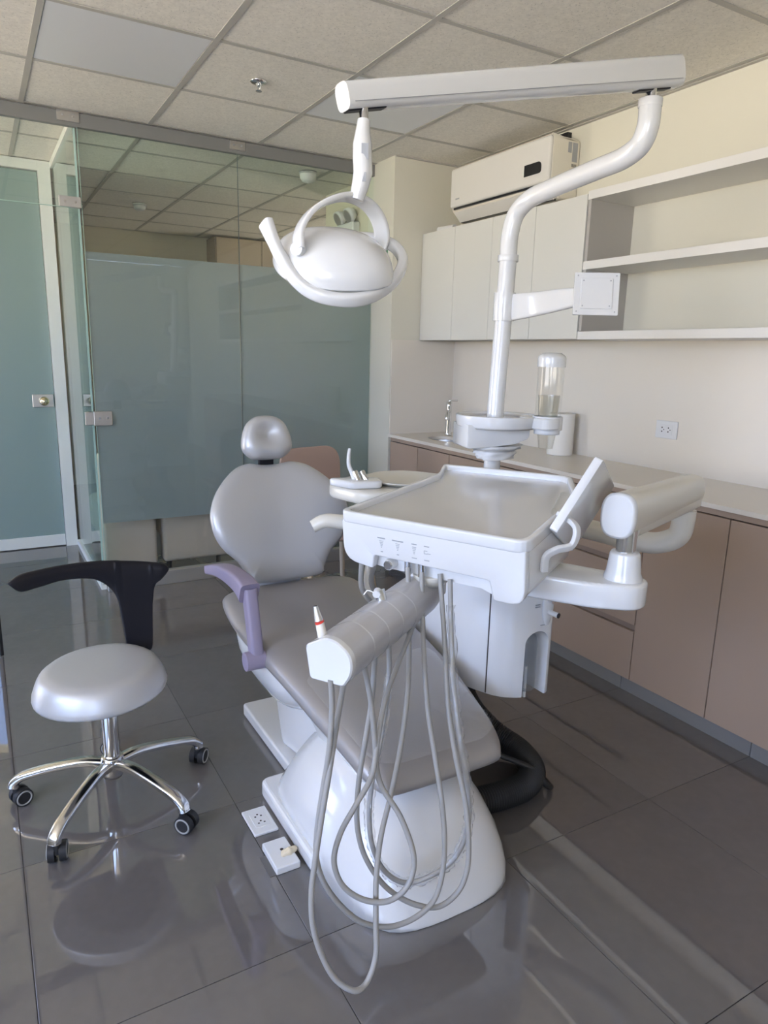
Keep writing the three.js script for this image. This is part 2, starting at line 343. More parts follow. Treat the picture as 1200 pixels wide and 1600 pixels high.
  const wlob = struct('wall_lobby_left', 'pale end wall of the lobby with a tall daylight opening', 'wall', [XL, 0, -5]);
  part(wlob, 'plaster', mg(bx(XL - 0.15, XL, 0, HC + 0.05, ZW, -5.3), bx(XL - 0.15, XL, 0, HC + 0.05, -4.3, ZP), bx(XL - 0.15, XL, 2.3, HC + 0.05, -5.3, -4.3), bx(XL - 0.15, XL, 0, 0.1, -5.3, -4.3)), M.wallwait);
}

// ------------------------------------------------------------ glass partition
{
  const gp = struct('wall_partition', 'frameless glass partition with teal frosted film between clear bands', 'glass partition', [1.4, 0, ZP]);
  const zf = ZP - 0.005, zb = ZP + 0.005;
  part(gp, 'top_rail', bx(XL, XC, HC - 0.068, HC - 0.002, ZP - 0.02, ZP + 0.012), M.railgrey, 'grey aluminium rail along the ceiling');
  part(gp, 'bottom_channel', bx(0.56, XC, 0, 0.085, ZP - 0.02, ZP + 0.03, 0.003), M.alu);
  for (const [a, b] of [[0.558, 1.4005], [1.4035, XC]]) {
    part(gp, 'glass_pane', bx(a, b, 0.06, HC - 0.03, zf, zb), M.glass);
    part(gp, 'frosted_film', bx(a + 0.002, b - 0.002, 0.405, 1.893, zf - 0.004, zf - 0.0015), M.frost, 'teal frosted film band');
  }
  part(gp, 'pane_joint', bx(1.4006, 1.4034, 0.08, HC - 0.04, zf + 0.001, zb - 0.001), M.jointD);
  part(gp, 'pane_edge', bx(0.5565, 0.5579, 0.06, HC - 0.03, zf, zb), M.glassEdge);
  part(gp, 'transom_pane', bx(-1.2, 0.5, 2.103, HC - 0.03, zf, zb), M.glass);
  part(gp, 'transom_edge', bx(-1.2, 0.5, 2.1, 2.1029, zf, zb), M.glassEdge);
  const fit = (x, y, w, h) => { const f = part(gp, 'patch_fitting', mg(bx(x - w / 2, x + w / 2, y - h / 2, y + h / 2, zb, zb + 0.014, 0.0015), bx(x - w / 2, x + w / 2, y - h / 2, y + h / 2, zf - 0.009, zf, 0.0015)), M.steel); for (const s of [-1, 1]) part(f, 'screw', cyl([x + s * w * 0.24, y, zb + 0.013], [x + s * w * 0.24, y, zb + 0.017], 0.007, 0.006, 14), M.polished); };
  fit(0.517, 2.535, 0.105, 0.052); fit(0.5, 2.128, 0.105, 0.052); fit(1.4, 2.53, 0.09, 0.046);
  const lk = part(gp, 'lock_strike', mg(bx(0.545, 0.64, 0.972, 1.05, zb, zb + 0.02, 0.002), bx(0.5, 0.56, 0.975, 1.047, zf - 0.008, zb + 0.012, 0.002)), M.steel);
  for (const x of [0.575, 0.615]) part(lk, 'screw', cyl([x, 1.012, zb + 0.019], [x, 1.012, zb + 0.023], 0.007, 0.006, 14), M.polished);
  // glass return of the lobby, from the partition to the far door
  const w3 = struct('window_3', 'clear greenish glass return panel between the partition and the frosted lobby door', 'glass panel', [0.545, 0, -4.8]);
  part(w3, 'glass_pane', bx(0.54, 0.55, 0.03, HC - 0.03, -5.33, ZP - 0.03), M.glassG);
  part(w3, 'bottom_channel', bx(0.53, 0.56, 0, 0.04, -5.33, ZP - 0.03), M.aluW);
  part(w3, 'top_channel', bx(0.53, 0.56, HC - 0.04, HC - 0.002, -5.33, ZP - 0.03), M.aluW);
  part(w3, 'pane_edge', bx(0.54, 0.55, 0.05, HC - 0.05, ZP - 0.03, ZP - 0.024), M.glassEdge);
  // far frosted door
  const d1 = struct('door_1', 'frosted aqua glass door with round knob across the lobby', 'door', [0, 0, -5.36]);
  part(d1, 'door_frame', mg(bx(0.455, 0.53, 0, 2.555, -5.4, -5.33), bx(-0.549, 0.4545, 2.495, 2.555, -5.4, -5.33), bx(-0.62, -0.55, 0, 2.555, -5.4, -5.33)), M.aluW, 'white door frame');
  part(d1, 'door_pane', bx(-0.54, 0.452, 0.085, 2.49, -5.368, -5.356), M.frostDoor);
  part(d1, 'bottom_rail', bx(-0.54, 0.452, 0.006, 0.085, -5.376, -5.346, 0.002), M.aluW);
  const kp = part(d1, 'knob_plate', bx(0.315, 0.445, 0.99, 1.075, -5.356, -5.345, 0.003), M.steel);
  part(kp, 'knob', lathe([[0.0, 0.06], [0.02, 0.058], [0.03, 0.045], [0.031, 0.035], [0.02, 0.02], [0.024, 0.0]], 0, 0, 0, 28).rotateX(Math.PI / 2).translate(0.385, 1.032, -5.345), M.brass);
  const wlf = struct('wall_lobby_back', 'pale wall beside the frosted lobby door', 'wall', [0, 0, -5.45]);
  part(wlf, 'plaster', bx(XL, -0.62, 0, HC + 0.05, -5.45, -5.35), M.wallwait);
  const w4 = struct('door_2', 'clear glass door leaf standing open into the room', 'door', [-0.4, 0, -4.19]);
  const o = V(-0.42, 0.01, -4.15), e = V(-0.014, 0.01, -3.46), dir = e.clone().sub(o);
  part(w4, 'glass_pane', slab([[0, 0], [dir.length(), 0], [dir.length(), 2.08], [0, 2.08]], o, dir, [0, 1, 0], 0.01, 0), M.glass);
  part(w4, 'edge_seal', slab([[0, 0], [0.02, 0], [0.02, 2.08], [0, 2.08]], e, dir, [0, 1, 0], 0.014, 0), M.rubber);
}

// ------------------------------------------------------------ ceiling fittings
panels.forEach(([i, j], k) => {
  const x0 = GX + i * GS + 0.014, x1 = GX + (i + 1) * GS - 0.014, z0 = GZ - j * GT + 0.014, z1 = GZ - (j - 1) * GT - 0.014;
  const t = thing('ceiling_light_panel', ['square flush ceiling light panel switched off near the glass door', 'square flush ceiling light panel switched off above the lamp arm'][k], 'ceiling light', [x0, HC, z0]);
  part(t, 'diffuser', bx(x0, x1, HC + 0.001, HC + 0.006, z0, z1), M.led);
  part(t, 'housing', bx(x0 + 0.03, x1 - 0.03, HC + 0.0062, HC + 0.04, z0 + 0.03, z1 - 0.03), M.alu);
});
{
  const t = thing('fire_sprinkler', 'chrome fire sprinkler head in the ceiling tile', 'sprinkler', [1.196, HC, -3.264]);
  const [x, , z] = [1.196, 0, -3.264];
  part(t, 'escutcheon', lathe([[0, 0.002], [0.036, 0.002], [0.038, -0.003], [0.03, -0.009], [0.012, -0.012], [0, -0.012]], x, HC, z, 28), M.chrome);
  part(t, 'frame_arm', mg(cyl([x - 0.011, HC - 0.01, z], [x - 0.004, HC - 0.038, z], 0.0025), cyl([x + 0.011, HC - 0.01, z], [x + 0.004, HC - 0.038, z], 0.0025), cyl([x, HC - 0.01, z], [x, HC - 0.02, z], 0.006)), M.chrome);
  part(t, 'deflector', lathe([[0, 0.002], [0.014, 0.001], [0.014, -0.001], [0, -0.002]], x, HC - 0.04, z, 20), M.chrome);
}
{
  const t = thing('smoke_detector', 'round white smoke detector on the waiting room ceiling', 'smoke detector', [1.288, HC, -6.358]);
  part(t, 'base', lathe([[0, 0], [0.055, 0], [0.055, -0.018], [0, -0.018]], 1.288, HC, -6.358, 28), M.plastic);
  part(t, 'sensor_cap', lathe([[0.048, -0.018], [0.046, -0.04], [0.032, -0.052], [0, -0.054]], 1.288, HC, -6.358, 28), M.plastic);
  const d = thing('ceiling_dome', 'white ceiling dome lamp behind the glass partition', 'dome lamp', [2.02, HC, -4.6]);
  part(d, 'base', lathe([[0, 0], [0.06, 0], [0.06, -0.015], [0, -0.015]], 2.02, HC, -4.6, 28), M.plastic);
  part(d, 'dome', lathe([[0.056, -0.015], [0.054, -0.04], [0.038, -0.062], [0, -0.07]], 2.02, HC, -4.6, 28), M.plastic);
  const em = thing('emergency_light', 'twin head emergency lamp on the pillar behind the glass', 'emergency lamp', [2.42, 2.29, -4.75]);
  part(em, 'body', bx(2.37, 2.428, 2.2, 2.3, -4.91, -4.63, 0.012), M.plastic);
  for (const z of [-4.85, -4.69]) { const h = part(em, 'lamp_head', lathe([[0, -0.03], [0.035, -0.028], [0.05, 0], [0.052, 0.03], [0, 0.03]], 0, 0, 0, 24).rotateZ(Math.PI / 2 + 0.5).translate(2.385, 2.35, z), M.plastic); part(h, 'lens', lathe([[0, 0.033], [0.04, 0.032], [0.046, 0.029]], 0, 0, 0, 24).rotateZ(Math.PI / 2 + 0.5).translate(2.385, 2.35, z), M.alu); }
  const wc = thing('waiting_room_cabinet', 'beige high wall cabinet in the waiting room', 'cabinet', [2.3, 2.05, -7.5]);
  part(wc, 'body', bx(2.25, 3.25, 2.1, 2.54, ZW + 0.001, -7.5), M.waitcab);
  part(wc, 'door', bx(2.26, 2.74, 2.11, 2.53, -7.499, -7.48, 0.002), M.waitcab); part(wc, 'door', bx(2.755, 3.24, 2.11, 2.53, -7.499, -7.48, 0.002), M.waitcab);
}

// ------------------------------------------------------------ waiting room seats (backs against the glass) and visitor chair
{
  const mk = (x0, x1, h0, h1, label, r) => {
    const t = thing('waiting_armchair', label, 'armchair', [(x0 + x1) / 2, 0, -4.6], 'armchairs behind the glass');
    part(t, 'backrest', smooth(slab(rounded([[x0, 0.09], [x1, 0.09], [x1, h1, r], [x0, h0, 0.05]], 0.02, 10), [0, 0, -4.45], [1, 0, 0], [0, 1, 0], 0.12, 0.02, 4)), M.sofa);
    part(t, 'seat', bx(x0 + 0.01, x1 - 0.01, 0.2, 0.44, -5.05, -4.46, 0.05, 4), M.sofa);
    for (const x of [x0 + 0.04, x1 - 0.04]) for (const z of [-5.0, -4.4]) part(t, 'leg', cyl([x, 0, z], [x, z < -4.6 ? 0.21 : 0.1, z], 0.014, 0.018), M.black);
  };
  mk(0.575, 0.885, 0.8, 0.74, 'beige upholstered armchair back with high rounded corner beside the lobby return glass', 0.2);
  mk(0.925, 1.5, 0.6, 0.6, 'wide beige upholstered armchair back behind the glass near the dental chair', 0.06);
}
{
  const cx = 1.62, cz = -3.62, t = thing('visitor_chair', 'pinkish brown shell chair with pale legs behind the dental chair', 'chair', [cx, 0, cz]);
  const out = rounded([[-0.2, 0], [0.2, 0], [0.215, 0.34, 0.12], [-0.215, 0.34, 0.12]], 0.06, 8);
  part(t, 'backrest', smooth(slab(out, [cx + 0.01, 0.53, cz - 0.03], [1, 0, -0.2], [0, 1, -0.12], 0.014, 0.005, 3)), M.pinkbrown);
  part(t, 'seat', bx(cx - 0.22, cx + 0.22, 0.425, 0.455, cz - 0.02, cz + 0.42, 0.012, 3), M.pinkbrown);
  part(t, 'back_support', mg(bx(cx - 0.03, cx + 0.03, 0.43, 0.6, cz - 0.06, cz - 0.04, 0.005)), M.pinkbrown);
  for (const [a, b] of [[-1, 0], [1, 0], [-1, 1], [1, 1]]) part(t, 'leg', cyl([cx + a * 0.21, 0, cz + b * 0.4 + (b ? 0.02 : -0.03)], [cx + a * 0.16, 0.43, cz + 0.05 + b * 0.28], 0.012, 0.018), M.legwood);
}
// safety sign on the side of the wall block
{
  const t = thing('safety_sign', 'green and white safety sign on the side of the wall block', 'sign', [XC, 1.92, -4.06]);
  const N = 256, cv = document.createElement('canvas'); cv.width = N; cv.height = Math.round(N * 1.45); const c = cv.getContext('2d');
  c.fillStyle = '#f1f3ee'; c.fillRect(0, 0, N, cv.height); c.fillStyle = '#0f6b45'; c.fillRect(6, 6, N - 12, N * 1.14);
  c.strokeStyle = '#f1f3ee'; c.lineWidth = 34; c.beginPath(); c.arc(N / 2, 86, 57, Math.PI * 0.5, Math.PI * 1.95, false); c.stroke(); c.beginPath(); c.arc(N / 2, 200, 57, -Math.PI * 0.5, Math.PI * 0.95); c.stroke();
  c.fillStyle = '#0f6b45'; c.fillRect(N * 0.62, N * 1.25, 10, 40); c.fillRect(N * 0.72, N * 1.22, 34, 12); c.fillRect(N * 0.78, N * 1.32, 22, 12); c.fillRect(N * 0.86, N * 1.22, 12, 52); c.fillRect(N * 0.14, N * 1.24, 90, 12); c.fillRect(N * 0.14, N * 1.33, 70, 12);
  const tx = new THREE.CanvasTexture(cv); tx.colorSpace = THREE.SRGBColorSpace;
  part(t, 'plate', bx(XC - 0.003, XC, 1.8, 2.035, -4.145, -3.985), M.plastic);
  part(t, 'print', new THREE.PlaneGeometry(0.158, 0.232).rotateY(-Math.PI / 2).translate(XC - 0.0034, 1.9175, -4.065), std({ map: tx, roughness: 0.5 }));
}

// ------------------------------------------------------------ counter, cabinets, shelves
const XF = 2.30, YT = 0.893;
{
  const sp = struct('trim_1', 'pale quartz splashback above the worktop', 'splashback', [XW, YT, -2]);
  part(sp, 'panel', bx(XW - 0.012, XW, YT, 1.488, ZB, -0.1), M.quartz);
  part(sp, 'panel', bx(XC + 0.004, XW - 0.012, YT, 1.488, ZB, ZB + 0.012), M.quartz);
  const ct = thing('worktop', 'pale quartz worktop with a thin front edge over the taupe cabinets', 'worktop', [XF, YT, -2]);
  const hx = 2.5, hz = -3.56, rx = 0.105, rz = 0.15;
  const s = new THREE.Shape([[2.288, -0.1], [XW, -0.1], [XW, ZB], [2.288, ZB]].map(([x, z]) => new THREE.Vector2(x, -z)));
  const h = new THREE.Path(); h.absellipse(hx, -hz, rx, rz, 0, Math.PI * 2, true); s.holes.push(h);
  part(ct, 'slab', new THREE.ExtrudeGeometry(s, { depth: 0.018, bevelEnabled: false, curveSegments: 40 }).rotateX(-Math.PI / 2).translate(0, YT - 0.018, 0), M.quartz);
  const sk = thing('sink', 'round steel undermount sink in the worktop corner', 'sink', [hx, 0.75, hz]);
  const prof = []; for (let i = 0; i <= 10; i++) { const a = i / 10 * Math.PI / 2; prof.push([Math.max(0.001, Math.sin(a)), -Math.cos(a)]); }
  part(sk, 'basin', lathe(prof.map(([r, y]) => [r, y]), 0, 0, 0, 40).scale(rx + 0.004, 0.13, rz + 0.004).translate(hx, YT - 0.019, hz), std({ color: rgb(0.5, 0.5, 0.5), metalness: 1, roughness: 0.35, side: THREE.DoubleSide }));
  part(sk, 'drain', lathe([[0, 0.004], [0.022, 0.004], [0.022, 0]], hx, YT - 0.149, hz, 20), M.chrome);
  const fx = 2.63, fz = -3.74, fa = thing('faucet', 'slim chrome single lever faucet behind the sink', 'faucet', [fx, YT, fz]);
  part(fa, 'body', lathe([[0, 0], [0.024, 0], [0.024, 0.006], [0.018, 0.012], [0.017, 0.18], [0.019, 0.185], [0.019, 0.215], [0, 0.218]], fx, YT, fz, 28), M.chrome);
  part(fa, 'spout', sweep([[fx, YT + 0.15, fz], [fx - 0.05, YT + 0.158, fz + 0.06], [fx - 0.08, YT + 0.135, fz + 0.095], [fx - 0.085, YT + 0.11, fz + 0.1]], 0.011), M.chrome);
  part(fa, 'lever', sweep([[fx, YT + 0.212, fz], [fx + 0.0, YT + 0.22, fz - 0.0], [fx + 0.04, YT + 0.226, fz + 0.035]], 0.006), M.chrome);
}
{ // base cabinets: four units
  const grp = 'taupe base cabinets under the worktop';
  const unit = (z0, z1, kind, label) => {
    const t = thing('base_cabinet', label, 'cabinet', [XF, 0, (z0 + z1) / 2], grp);
    part(t, 'body', mg(bx(XF + 0.02, XW - 0.001, 0.075, 0.093, z0 + 0.001, z1 - 0.001), bx(XW - 0.019, XW - 0.001, 0.093, YT - 0.02, z0 + 0.001, z1 - 0.001), bx(XF + 0.02, XW - 0.019, 0.093, YT - 0.02, z0 + 0.001, z0 + 0.019), bx(XF + 0.02, XW - 0.019, 0.093, YT - 0.02, z1 - 0.019, z1 - 0.001)), M.gap);
    part(t, 'grip_rail', bx(XF + 0.003, XF + 0.019, 0.851, YT - 0.0185, z0 + 0.0005, z1 - 0.0005), M.taupe);
    if (kind === 2) { const m = (z0 + z1) / 2; part(t, 'door', bx(XF, XF + 0.018, 0.066, 0.846, z0 + 0.0022, m - 0.0022, 0.001, 1), M.taupe); part(t, 'door', bx(XF, XF + 0.018, 0.066, 0.846, m + 0.0022, z1 - 0.0022, 0.001, 1), M.taupe); }
    else for (const [a, b] of [[0.066, 0.282], [0.312, 0.55], [0.578, 0.846]]) { part(t, 'drawer', bx(XF, XF + 0.018, a, b, z0 + 0.0022, z1 - 0.0022, 0.001, 1), M.taupe); if (b < 0.8) part(t, 'grip_channel', bx(XF + 0.012, XF + 0.0199, b + 0.003, b + 0.028, z0 + 0.003, z1 - 0.003), M.taupeD); }
  };
  unit(ZB + 0.014, -3.25, 2, 'taupe two-door base cabinet under the sink');
  unit(-3.25, -2.56, 2, 'taupe two-door base cabinet behind the delivery tray');
  unit(-2.56, -1.858, 3, 'taupe three-drawer base cabinet');
  unit(-1.858, -1.132, 2, 'taupe two-door base cabinet beside the drawers towards the window end');
  unit(-1.132, -0.1, 2, 'taupe two-door base cabinet at the window end of the worktop');
  const bb = struct('baseboard_right', 'grey tile plinth under the taupe cabinets', 'plinth', [XF, 0, -2]);
  for (let k = 0; k < 7; k++) { const z1 = -1.312 + 0.603 * 2 - k * 0.603, z0 = z1 - 0.6; part(bb, 'plinth_tile', bx(XF + 0.018, XF + 0.03, 0, 0.064, Math.max(z0, ZB + 0.01), Math.min(z1, -0.1)), M.skirt); }
}
{ // wall cupboards: two units of two doors, then open shelves
  const XU = 2.505;
  const cup = (z0, z1, label) => {
    const t = thing('wall_cabinet', label, 'cabinet', [XU, 1.49, (z0 + z1) / 2], 'white wall cabinets');
    part(t, 'body', bx(XU + 0.019, XW - 0.001, 1.492, 2.133, z0 + 0.001, z1 - 0.001), M.carc);
    const m = (z0 + z1) / 2; part(t, 'door', bx(XU, XU + 0.018, 1.49, 2.135, z0 + 0.001, m - 0.0014, 0.0012, 1), M.cabW); part(t, 'door', bx(XU, XU + 0.018, 1.49, 2.135, m + 0.0014, z1 - 0.001, 0.0012, 1), M.cabW);
  };
  cup(ZB + 0.003, -3.228, 'white two-door wall cabinet in the corner over the sink');
  cup(-3.228, -2.536, 'white two-door wall cabinet next to the open shelves');
  const t = thing('open_shelf_unit', 'white open wall shelves with three thick boards', 'shelf', [XU, 1.49, -1.5]);
  part(t, 'side_panel', bx(XU + 0.004, XW - 0.001, 1.526, 2.11, -2.53, -2.513), M.carc, 'grey end panel');
  part(t, 'side_panel', bx(XU + 0.004, XW - 0.001, 1.526, 2.11, -0.12, -0.1), M.shelfW);
  for (const y of [1.487, 1.803, 2.109]) part(t, 'shelf_board', bx(XU, XW - 0.001, y, y + 0.037, -2.532, -0.1, 0.001, 1), M.shelfW);
}
{ // split air conditioner
  const x0 = 2.585, z0 = -3.765, z1 = -2.902, y0 = 2.19, y1 = 2.488;
  const t = thing('air_conditioner', 'white split air conditioner with dark display above the wall cabinets', 'air conditioner', [XW, y0, (z0 + z1) / 2]);
  const prof = rounded([[x0 + 0.002, y1, 0.02], [XW - 0.002, y1, 0.03], [XW - 0.002, y0 + 0.02, 0.01], [x0 + 0.09, y0, 0.02], [x0 + 0.03, y0 + 0.055, 0.02], [x0 + 0.018, y0 + 0.07, 0.01], [x0 + 0.018, y1 - 0.005, 0.01]], 0.01);
  part(t, 'housing', smooth(slab(prof.map(([x, y]) => [x, y]), [0, 0, z0], [1, 0, 0], [0, 1, 0], z1 - z0, 0.008, 3)), M.acSide);
  const fp = part(t, 'front_panel', bx(x0, x0 + 0.03, y0 + 0.078, y1 - 0.002, z0 + 0.001, z1 - 0.001, 0.014, 4), M.ac);
  part(fp, 'display', slab(rounded([[-0.065, -0.028], [0.03, -0.028, 0.001], [0.065, -0.028, 0.028], [0.065, 0.028, 0.028], [-0.065, 0.028, 0.001]].map((p) => p), 0.001), [x0 - 0.0005, y0 + 0.155, z1 - 0.12], [0, 0, 1], [0, 1, 0], 0.003, 0.0005), M.dark, 'dark display window');
  part(fp, 'logo', bx(x0 - 0.0006, x0 + 0.001, y0 + 0.118, y0 + 0.126, z0 + 0.06, z0 + 0.098), M.printG);
  part(t, 'air_flap', bx(-0.003, 0.003, -0.035, 0.035, z0 + 0.02, z1 - 0.02, 0.002).rotateZ(0.72).translate(x0 + 0.048, y0 + 0.03, 0), M.ac);
  part(t, 'outlet_slot', mg(bx(x0 + 0.01, x0 + 0.03, y0 + 0.066, y0 + 0.077, z0 + 0.03, z1 - 0.03), bx(x0 + 0.068, x0 + 0.09, y0 + 0.001, y0 + 0.012, z0 + 0.03, z1 - 0.03)), M.dark);
  part(t, 'rating_label', mg(bx(XW - 0.055, XW - 0.02, y1 - 0.11, y1 - 0.02, z1 - 0.001, z1 + 0.0006)), M.printG);
  part(t, 'rating_label', mg(bx(XW - 0.085, XW - 0.06, y1 - 0.07, y1 - 0.02, z1 - 0.001, z1 + 0.0006)), M.label);
  part(t, 'barcode', mg([0, 1, 2, 3, 4, 5].map((k) => bx(XW - 0.056 + k * 0.006, XW - 0.053 + k * 0.006, y1 - 0.135, y1 - 0.12, z1 - 0.001, z1 + 0.0006))), M.print);
  part(t, 'wall_bracket', mg(bx(XW - 0.03, XW - 0.002, y1 - 0.01, y1 + 0.05, z1 - 0.13, z1 - 0.07), bx(XW - 0.07, XW - 0.03, y1 - 0.008, y1 + 0.025, z1 - 0.12, z1 - 0.09)), M.dark);
}
{ // pipe ends on top of the cabinets
  const t = thing('pipe_sleeve', 'short white pipe sleeve lying on top of the corner wall cabinet', 'pipe', [2.62, 2.14, -3.8]);
  part(t, 'tube', cyl([2.58, 2.156, -3.86], [2.6, 2.156, -3.72], 0.02), M.plastic);
}
{ // wall outlet
  const x = XW - 0.012, t = thing('wall_outlet', 'white double socket plate on the splashback', 'socket', [x, 1.085, -2.18]);
  part(t, 'plate', bx(x - 0.008, x, 1.043, 1.125, -2.24, -2.122, 0.003, 2), M.plastic);
  part(t, 'insert', bx(x - 0.0095, x - 0.007, 1.062, 1.106, -2.215, -2.147, 0.0008, 1), M.plastic);
  for (const z of [-2.203, -2.168]) part(t, 'socket_holes', mg([[0, 0.009, 0.0035], [0, -0.009, 0.0035], [0.01, 0, 0.0028]].map(([a, b, r]) => cyl([x - 0.0098, 1.084 + b, z + a], [x - 0.008, 1.084 + b, z + a], r, r, 10))), M.gap);
}
{ // paper towel roll
  const x = 2.69, z = -2.78, t = thing('paper_towel_roll', 'upright roll of white paper towel on the worktop', 'paper towel', [x, YT, z]);
  part(t, 'roll', lathe([[0.02, 0], [0.066, 0], [0.068, 0.003], [0.068, 0.217], [0.066, 0.22], [0.022, 0.22], [0.02, 0.217], [0.02, 0]], x, YT, z, 44), M.paper);
  part(t, 'core', lathe([[0.018, 0.002], [0.0198, 0.002], [0.0198, 0.219], [0.018, 0.219], [0.018, 0.002]], x, YT, z, 24), M.waitcab);
}
// ------------------------------------------------------------ dental chair
const CX = 0.955;
{
  const t = thing('dental_chair', 'pearl grey dental chair with headrest, lilac armrest and white moulded base', 'dental chair', [CX, 0, -1.8]);
  // floor base: rear plate, flange, moulded hood
  part(t, 'rear_plate', prism(rounded([[0.79, -1.8], [0.79, -2.44], [1.13, -2.44], [1.13, -1.8]], 0.02), 0.004, 0.05, 0.008), M.enamel);
  part(t, 'base_flange', prism(rounded([[0.675, -1.5], [0.675, -1.93], [1.235, -1.93], [1.235, -1.5]], 0.035), 0.001, 0.055, 0.012), M.enamel);
  const secs = [[-1.9, 0.2, 0.45, 0.02], [-1.895, 0.222, 0.5, 0.1], [-1.87, 0.24, 0.52, 0.2], [-1.82, 0.254, 0.55, 0.275], [-1.74, 0.262, 0.58, 0.32], [-1.62, 0.262, 0.62, 0.335], [-1.5, 0.258, 0.66, 0.325], [-1.4, 0.247, 0.7, 0.28], [-1.34, 0.236, 0.74, 0.23], [-1.3, 0.222, 0.76, 0.18], [-1.27, 0.206, 0.78, 0.135], [-1.245, 0.184, 0.8, 0.09], [-1.23, 0.16, 0.81, 0.055], [-1.218, 0.125, 0.82, 0.025], [-1.212, 0.08, 0.84, 0.008], [-1.21, 0.04, 0.84, 0.002]];
  const zs = secs.map((s) => s[0]), at = (z, k) => { let i = 0; while (i < zs.length - 2 && z > zs[i + 1]) i++; const f = (z - zs[i]) / (zs[i + 1] - zs[i]); return secs[i][k] + (secs[i + 1][k] - secs[i][k]) * f; };
  const rings = secs.map(([z, w, tp, h]) => {
    const r = [], e = 3.2;
    for (let i = 0; i <= 28; i++) { const a = Math.PI * i / 28, c = Math.cos(a), s = Math.sin(a); const x = Math.sign(c) * Math.pow(Math.abs(c), 2 / e), y = Math.pow(Math.max(0, s), 2 / e); r.push(V(CX - 0.008 + x * w * (1 - y * y * (1 - tp)), 0.002 + y * h, z)); }
    for (let i = 1; i < 8; i++) r.push(V(CX - 0.008 - w + 2 * w * i / 8, 0.002, z));
    return r;
  });
  part(t, 'base_hood', loft(rings), M.enamel);
  // lifting arm between hood and seat
  const arm = [[-2.1, 0.045], [-2.16, 0.2], [-2.13, 0.36], [-1.75, 0.42], [-1.5, 0.4], [-1.45, 0.25], [-1.75, 0.12]];
  part(t, 'lift_arm', smooth(slab(rounded(arm, 0.03).map(([z, y]) => [-z, y]), [0.82, 0, 0], [0, 0, -1], [0, 1, 0], 0.27, 0.012, 3)), M.enamel);
  part(t, 'arm_cover', smooth(slab(rounded([[-2.02, 0.38], [-1.5, 0.4], [-1.42, 0.3], [-1.6, 0.2]], 0.02).map(([z, y]) => [-z, y]), [0.8, 0, 0], [0, 0, -1], [0, 1, 0], 0.31, 0.006, 2)), M.enamel);
  // under-seat shell
  const shell = [[0.474, 0.262, -2.38, -1.62], [0.44, 0.266, -2.37, -1.63], [0.4, 0.262, -2.35, -1.66], [0.36, 0.25, -2.31, -1.72], [0.325, 0.23, -2.25, -1.78], [0.3, 0.2, -2.19, -1.84], [0.287, 0.16, -2.13, -1.9], [0.284, 0.1, -2.08, -1.95]].map(([y, w, z0, z1]) => { const r = [], c = (z0 + z1) / 2, d = (z1 - z0) / 2; for (let i = 0; i < 40; i++) { const a = i / 40 * Math.PI * 2, q = 2 / 3.4; r.push(V(CX + Math.sign(Math.cos(a)) * Math.pow(Math.abs(Math.cos(a)), q) * w, y, c + Math.sign(Math.sin(a)) * Math.pow(Math.abs(Math.sin(a)), q) * d)); } return r; });
  part(t, 'seat_shell', loft(shell), M.enamel);
  // seat cushion running down to the foot end
  const yc = (z) => { const u = (z + 2.42) / 1.13; return 0.497 - 0.03 * u - 0.12 * u * u * u + 0.02 * Math.exp(-Math.pow((z + 2.35) / 0.12, 2)); };
  const half = [[-2.41, 0.1], [-2.395, 0.2], [-2.34, 0.262], [-2.2, 0.278], [-2.0, 0.278], [-1.8, 0.265], [-1.6, 0.247], [-1.45, 0.225], [-1.36, 0.21], [-1.31, 0.185], [-1.292, 0.14]];
  const so = outline([...half.map(([z, w]) => [CX + w, z]), ...half.slice().reverse().map(([z, w]) => [CX - w, z])], 96, 0.4);
  const scx = so.reduce((s, p) => s + p[1], 0) / so.length;
  const seatMap = (x, z, h) => V(x, yc(z) + h, z);
  const seatOpt = { e: 3.4, puff: 0.02, steps: 18, dish: (x, z, s) => z < -1.85 ? -0.02 * Math.exp(-Math.pow((x - CX) / 0.13, 2)) * Math.exp(-Math.pow((z + 2.12) / 0.16, 2)) : 0 };
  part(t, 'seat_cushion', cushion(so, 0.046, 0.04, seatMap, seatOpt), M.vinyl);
  // clear plastic cover over the foot end
  const fo = rounded([[CX - 0.222, -1.7], [CX + 0.222, -1.72], [CX + 0.196, -1.36], [CX + 0.15, -1.322], [CX - 0.15, -1.322], [CX - 0.196, -1.36]], 0.03);
  const nn = vnoise(32, 12);
  { const rr = []; const n = fo.length, cx = CX, cz = -1.52; for (let k = 0; k <= 10; k++) { const s = Math.max(0.002, k / 10); rr.push(fo.map(([x, z]) => { const X = cx + (x - cx) * s, Z = cz + (z - cz) * s; const edge = Math.pow(Math.abs(X - CX) / 0.25, 8) * 0.02; return V(X, yc(Z) + 0.0515 - edge + 0.005 * nn(X * 40, Z * 40) - 0.006 * Math.pow(s, 8), Z); })); } part(t, 'plastic_cover', loft(rr, { capA: false, capB: false }), M.wrap, 'clear crinkled plastic cover on the foot end'); }
  // backrest
  const bo = V(CX - 0.008, 0.565, -2.345), bu = V(0, 0.93, -0.365).normalize(), bn = V(0, 0.365, 0.93).normalize();
  const hb = [[0.0, 0.12], [0.03, 0.15], [0.085, 0.185], [0.135, 0.235], [0.19, 0.264], [0.26, 0.27], [0.33, 0.243], [0.39, 0.195], [0.435, 0.14], [0.452, 0.085], [0.446, 0.03]];
  const bout = outline([...hb.map(([s, w]) => [w, s]), ...hb.slice().reverse().map(([s, w]) => [-w, s])], 96, 0.45);
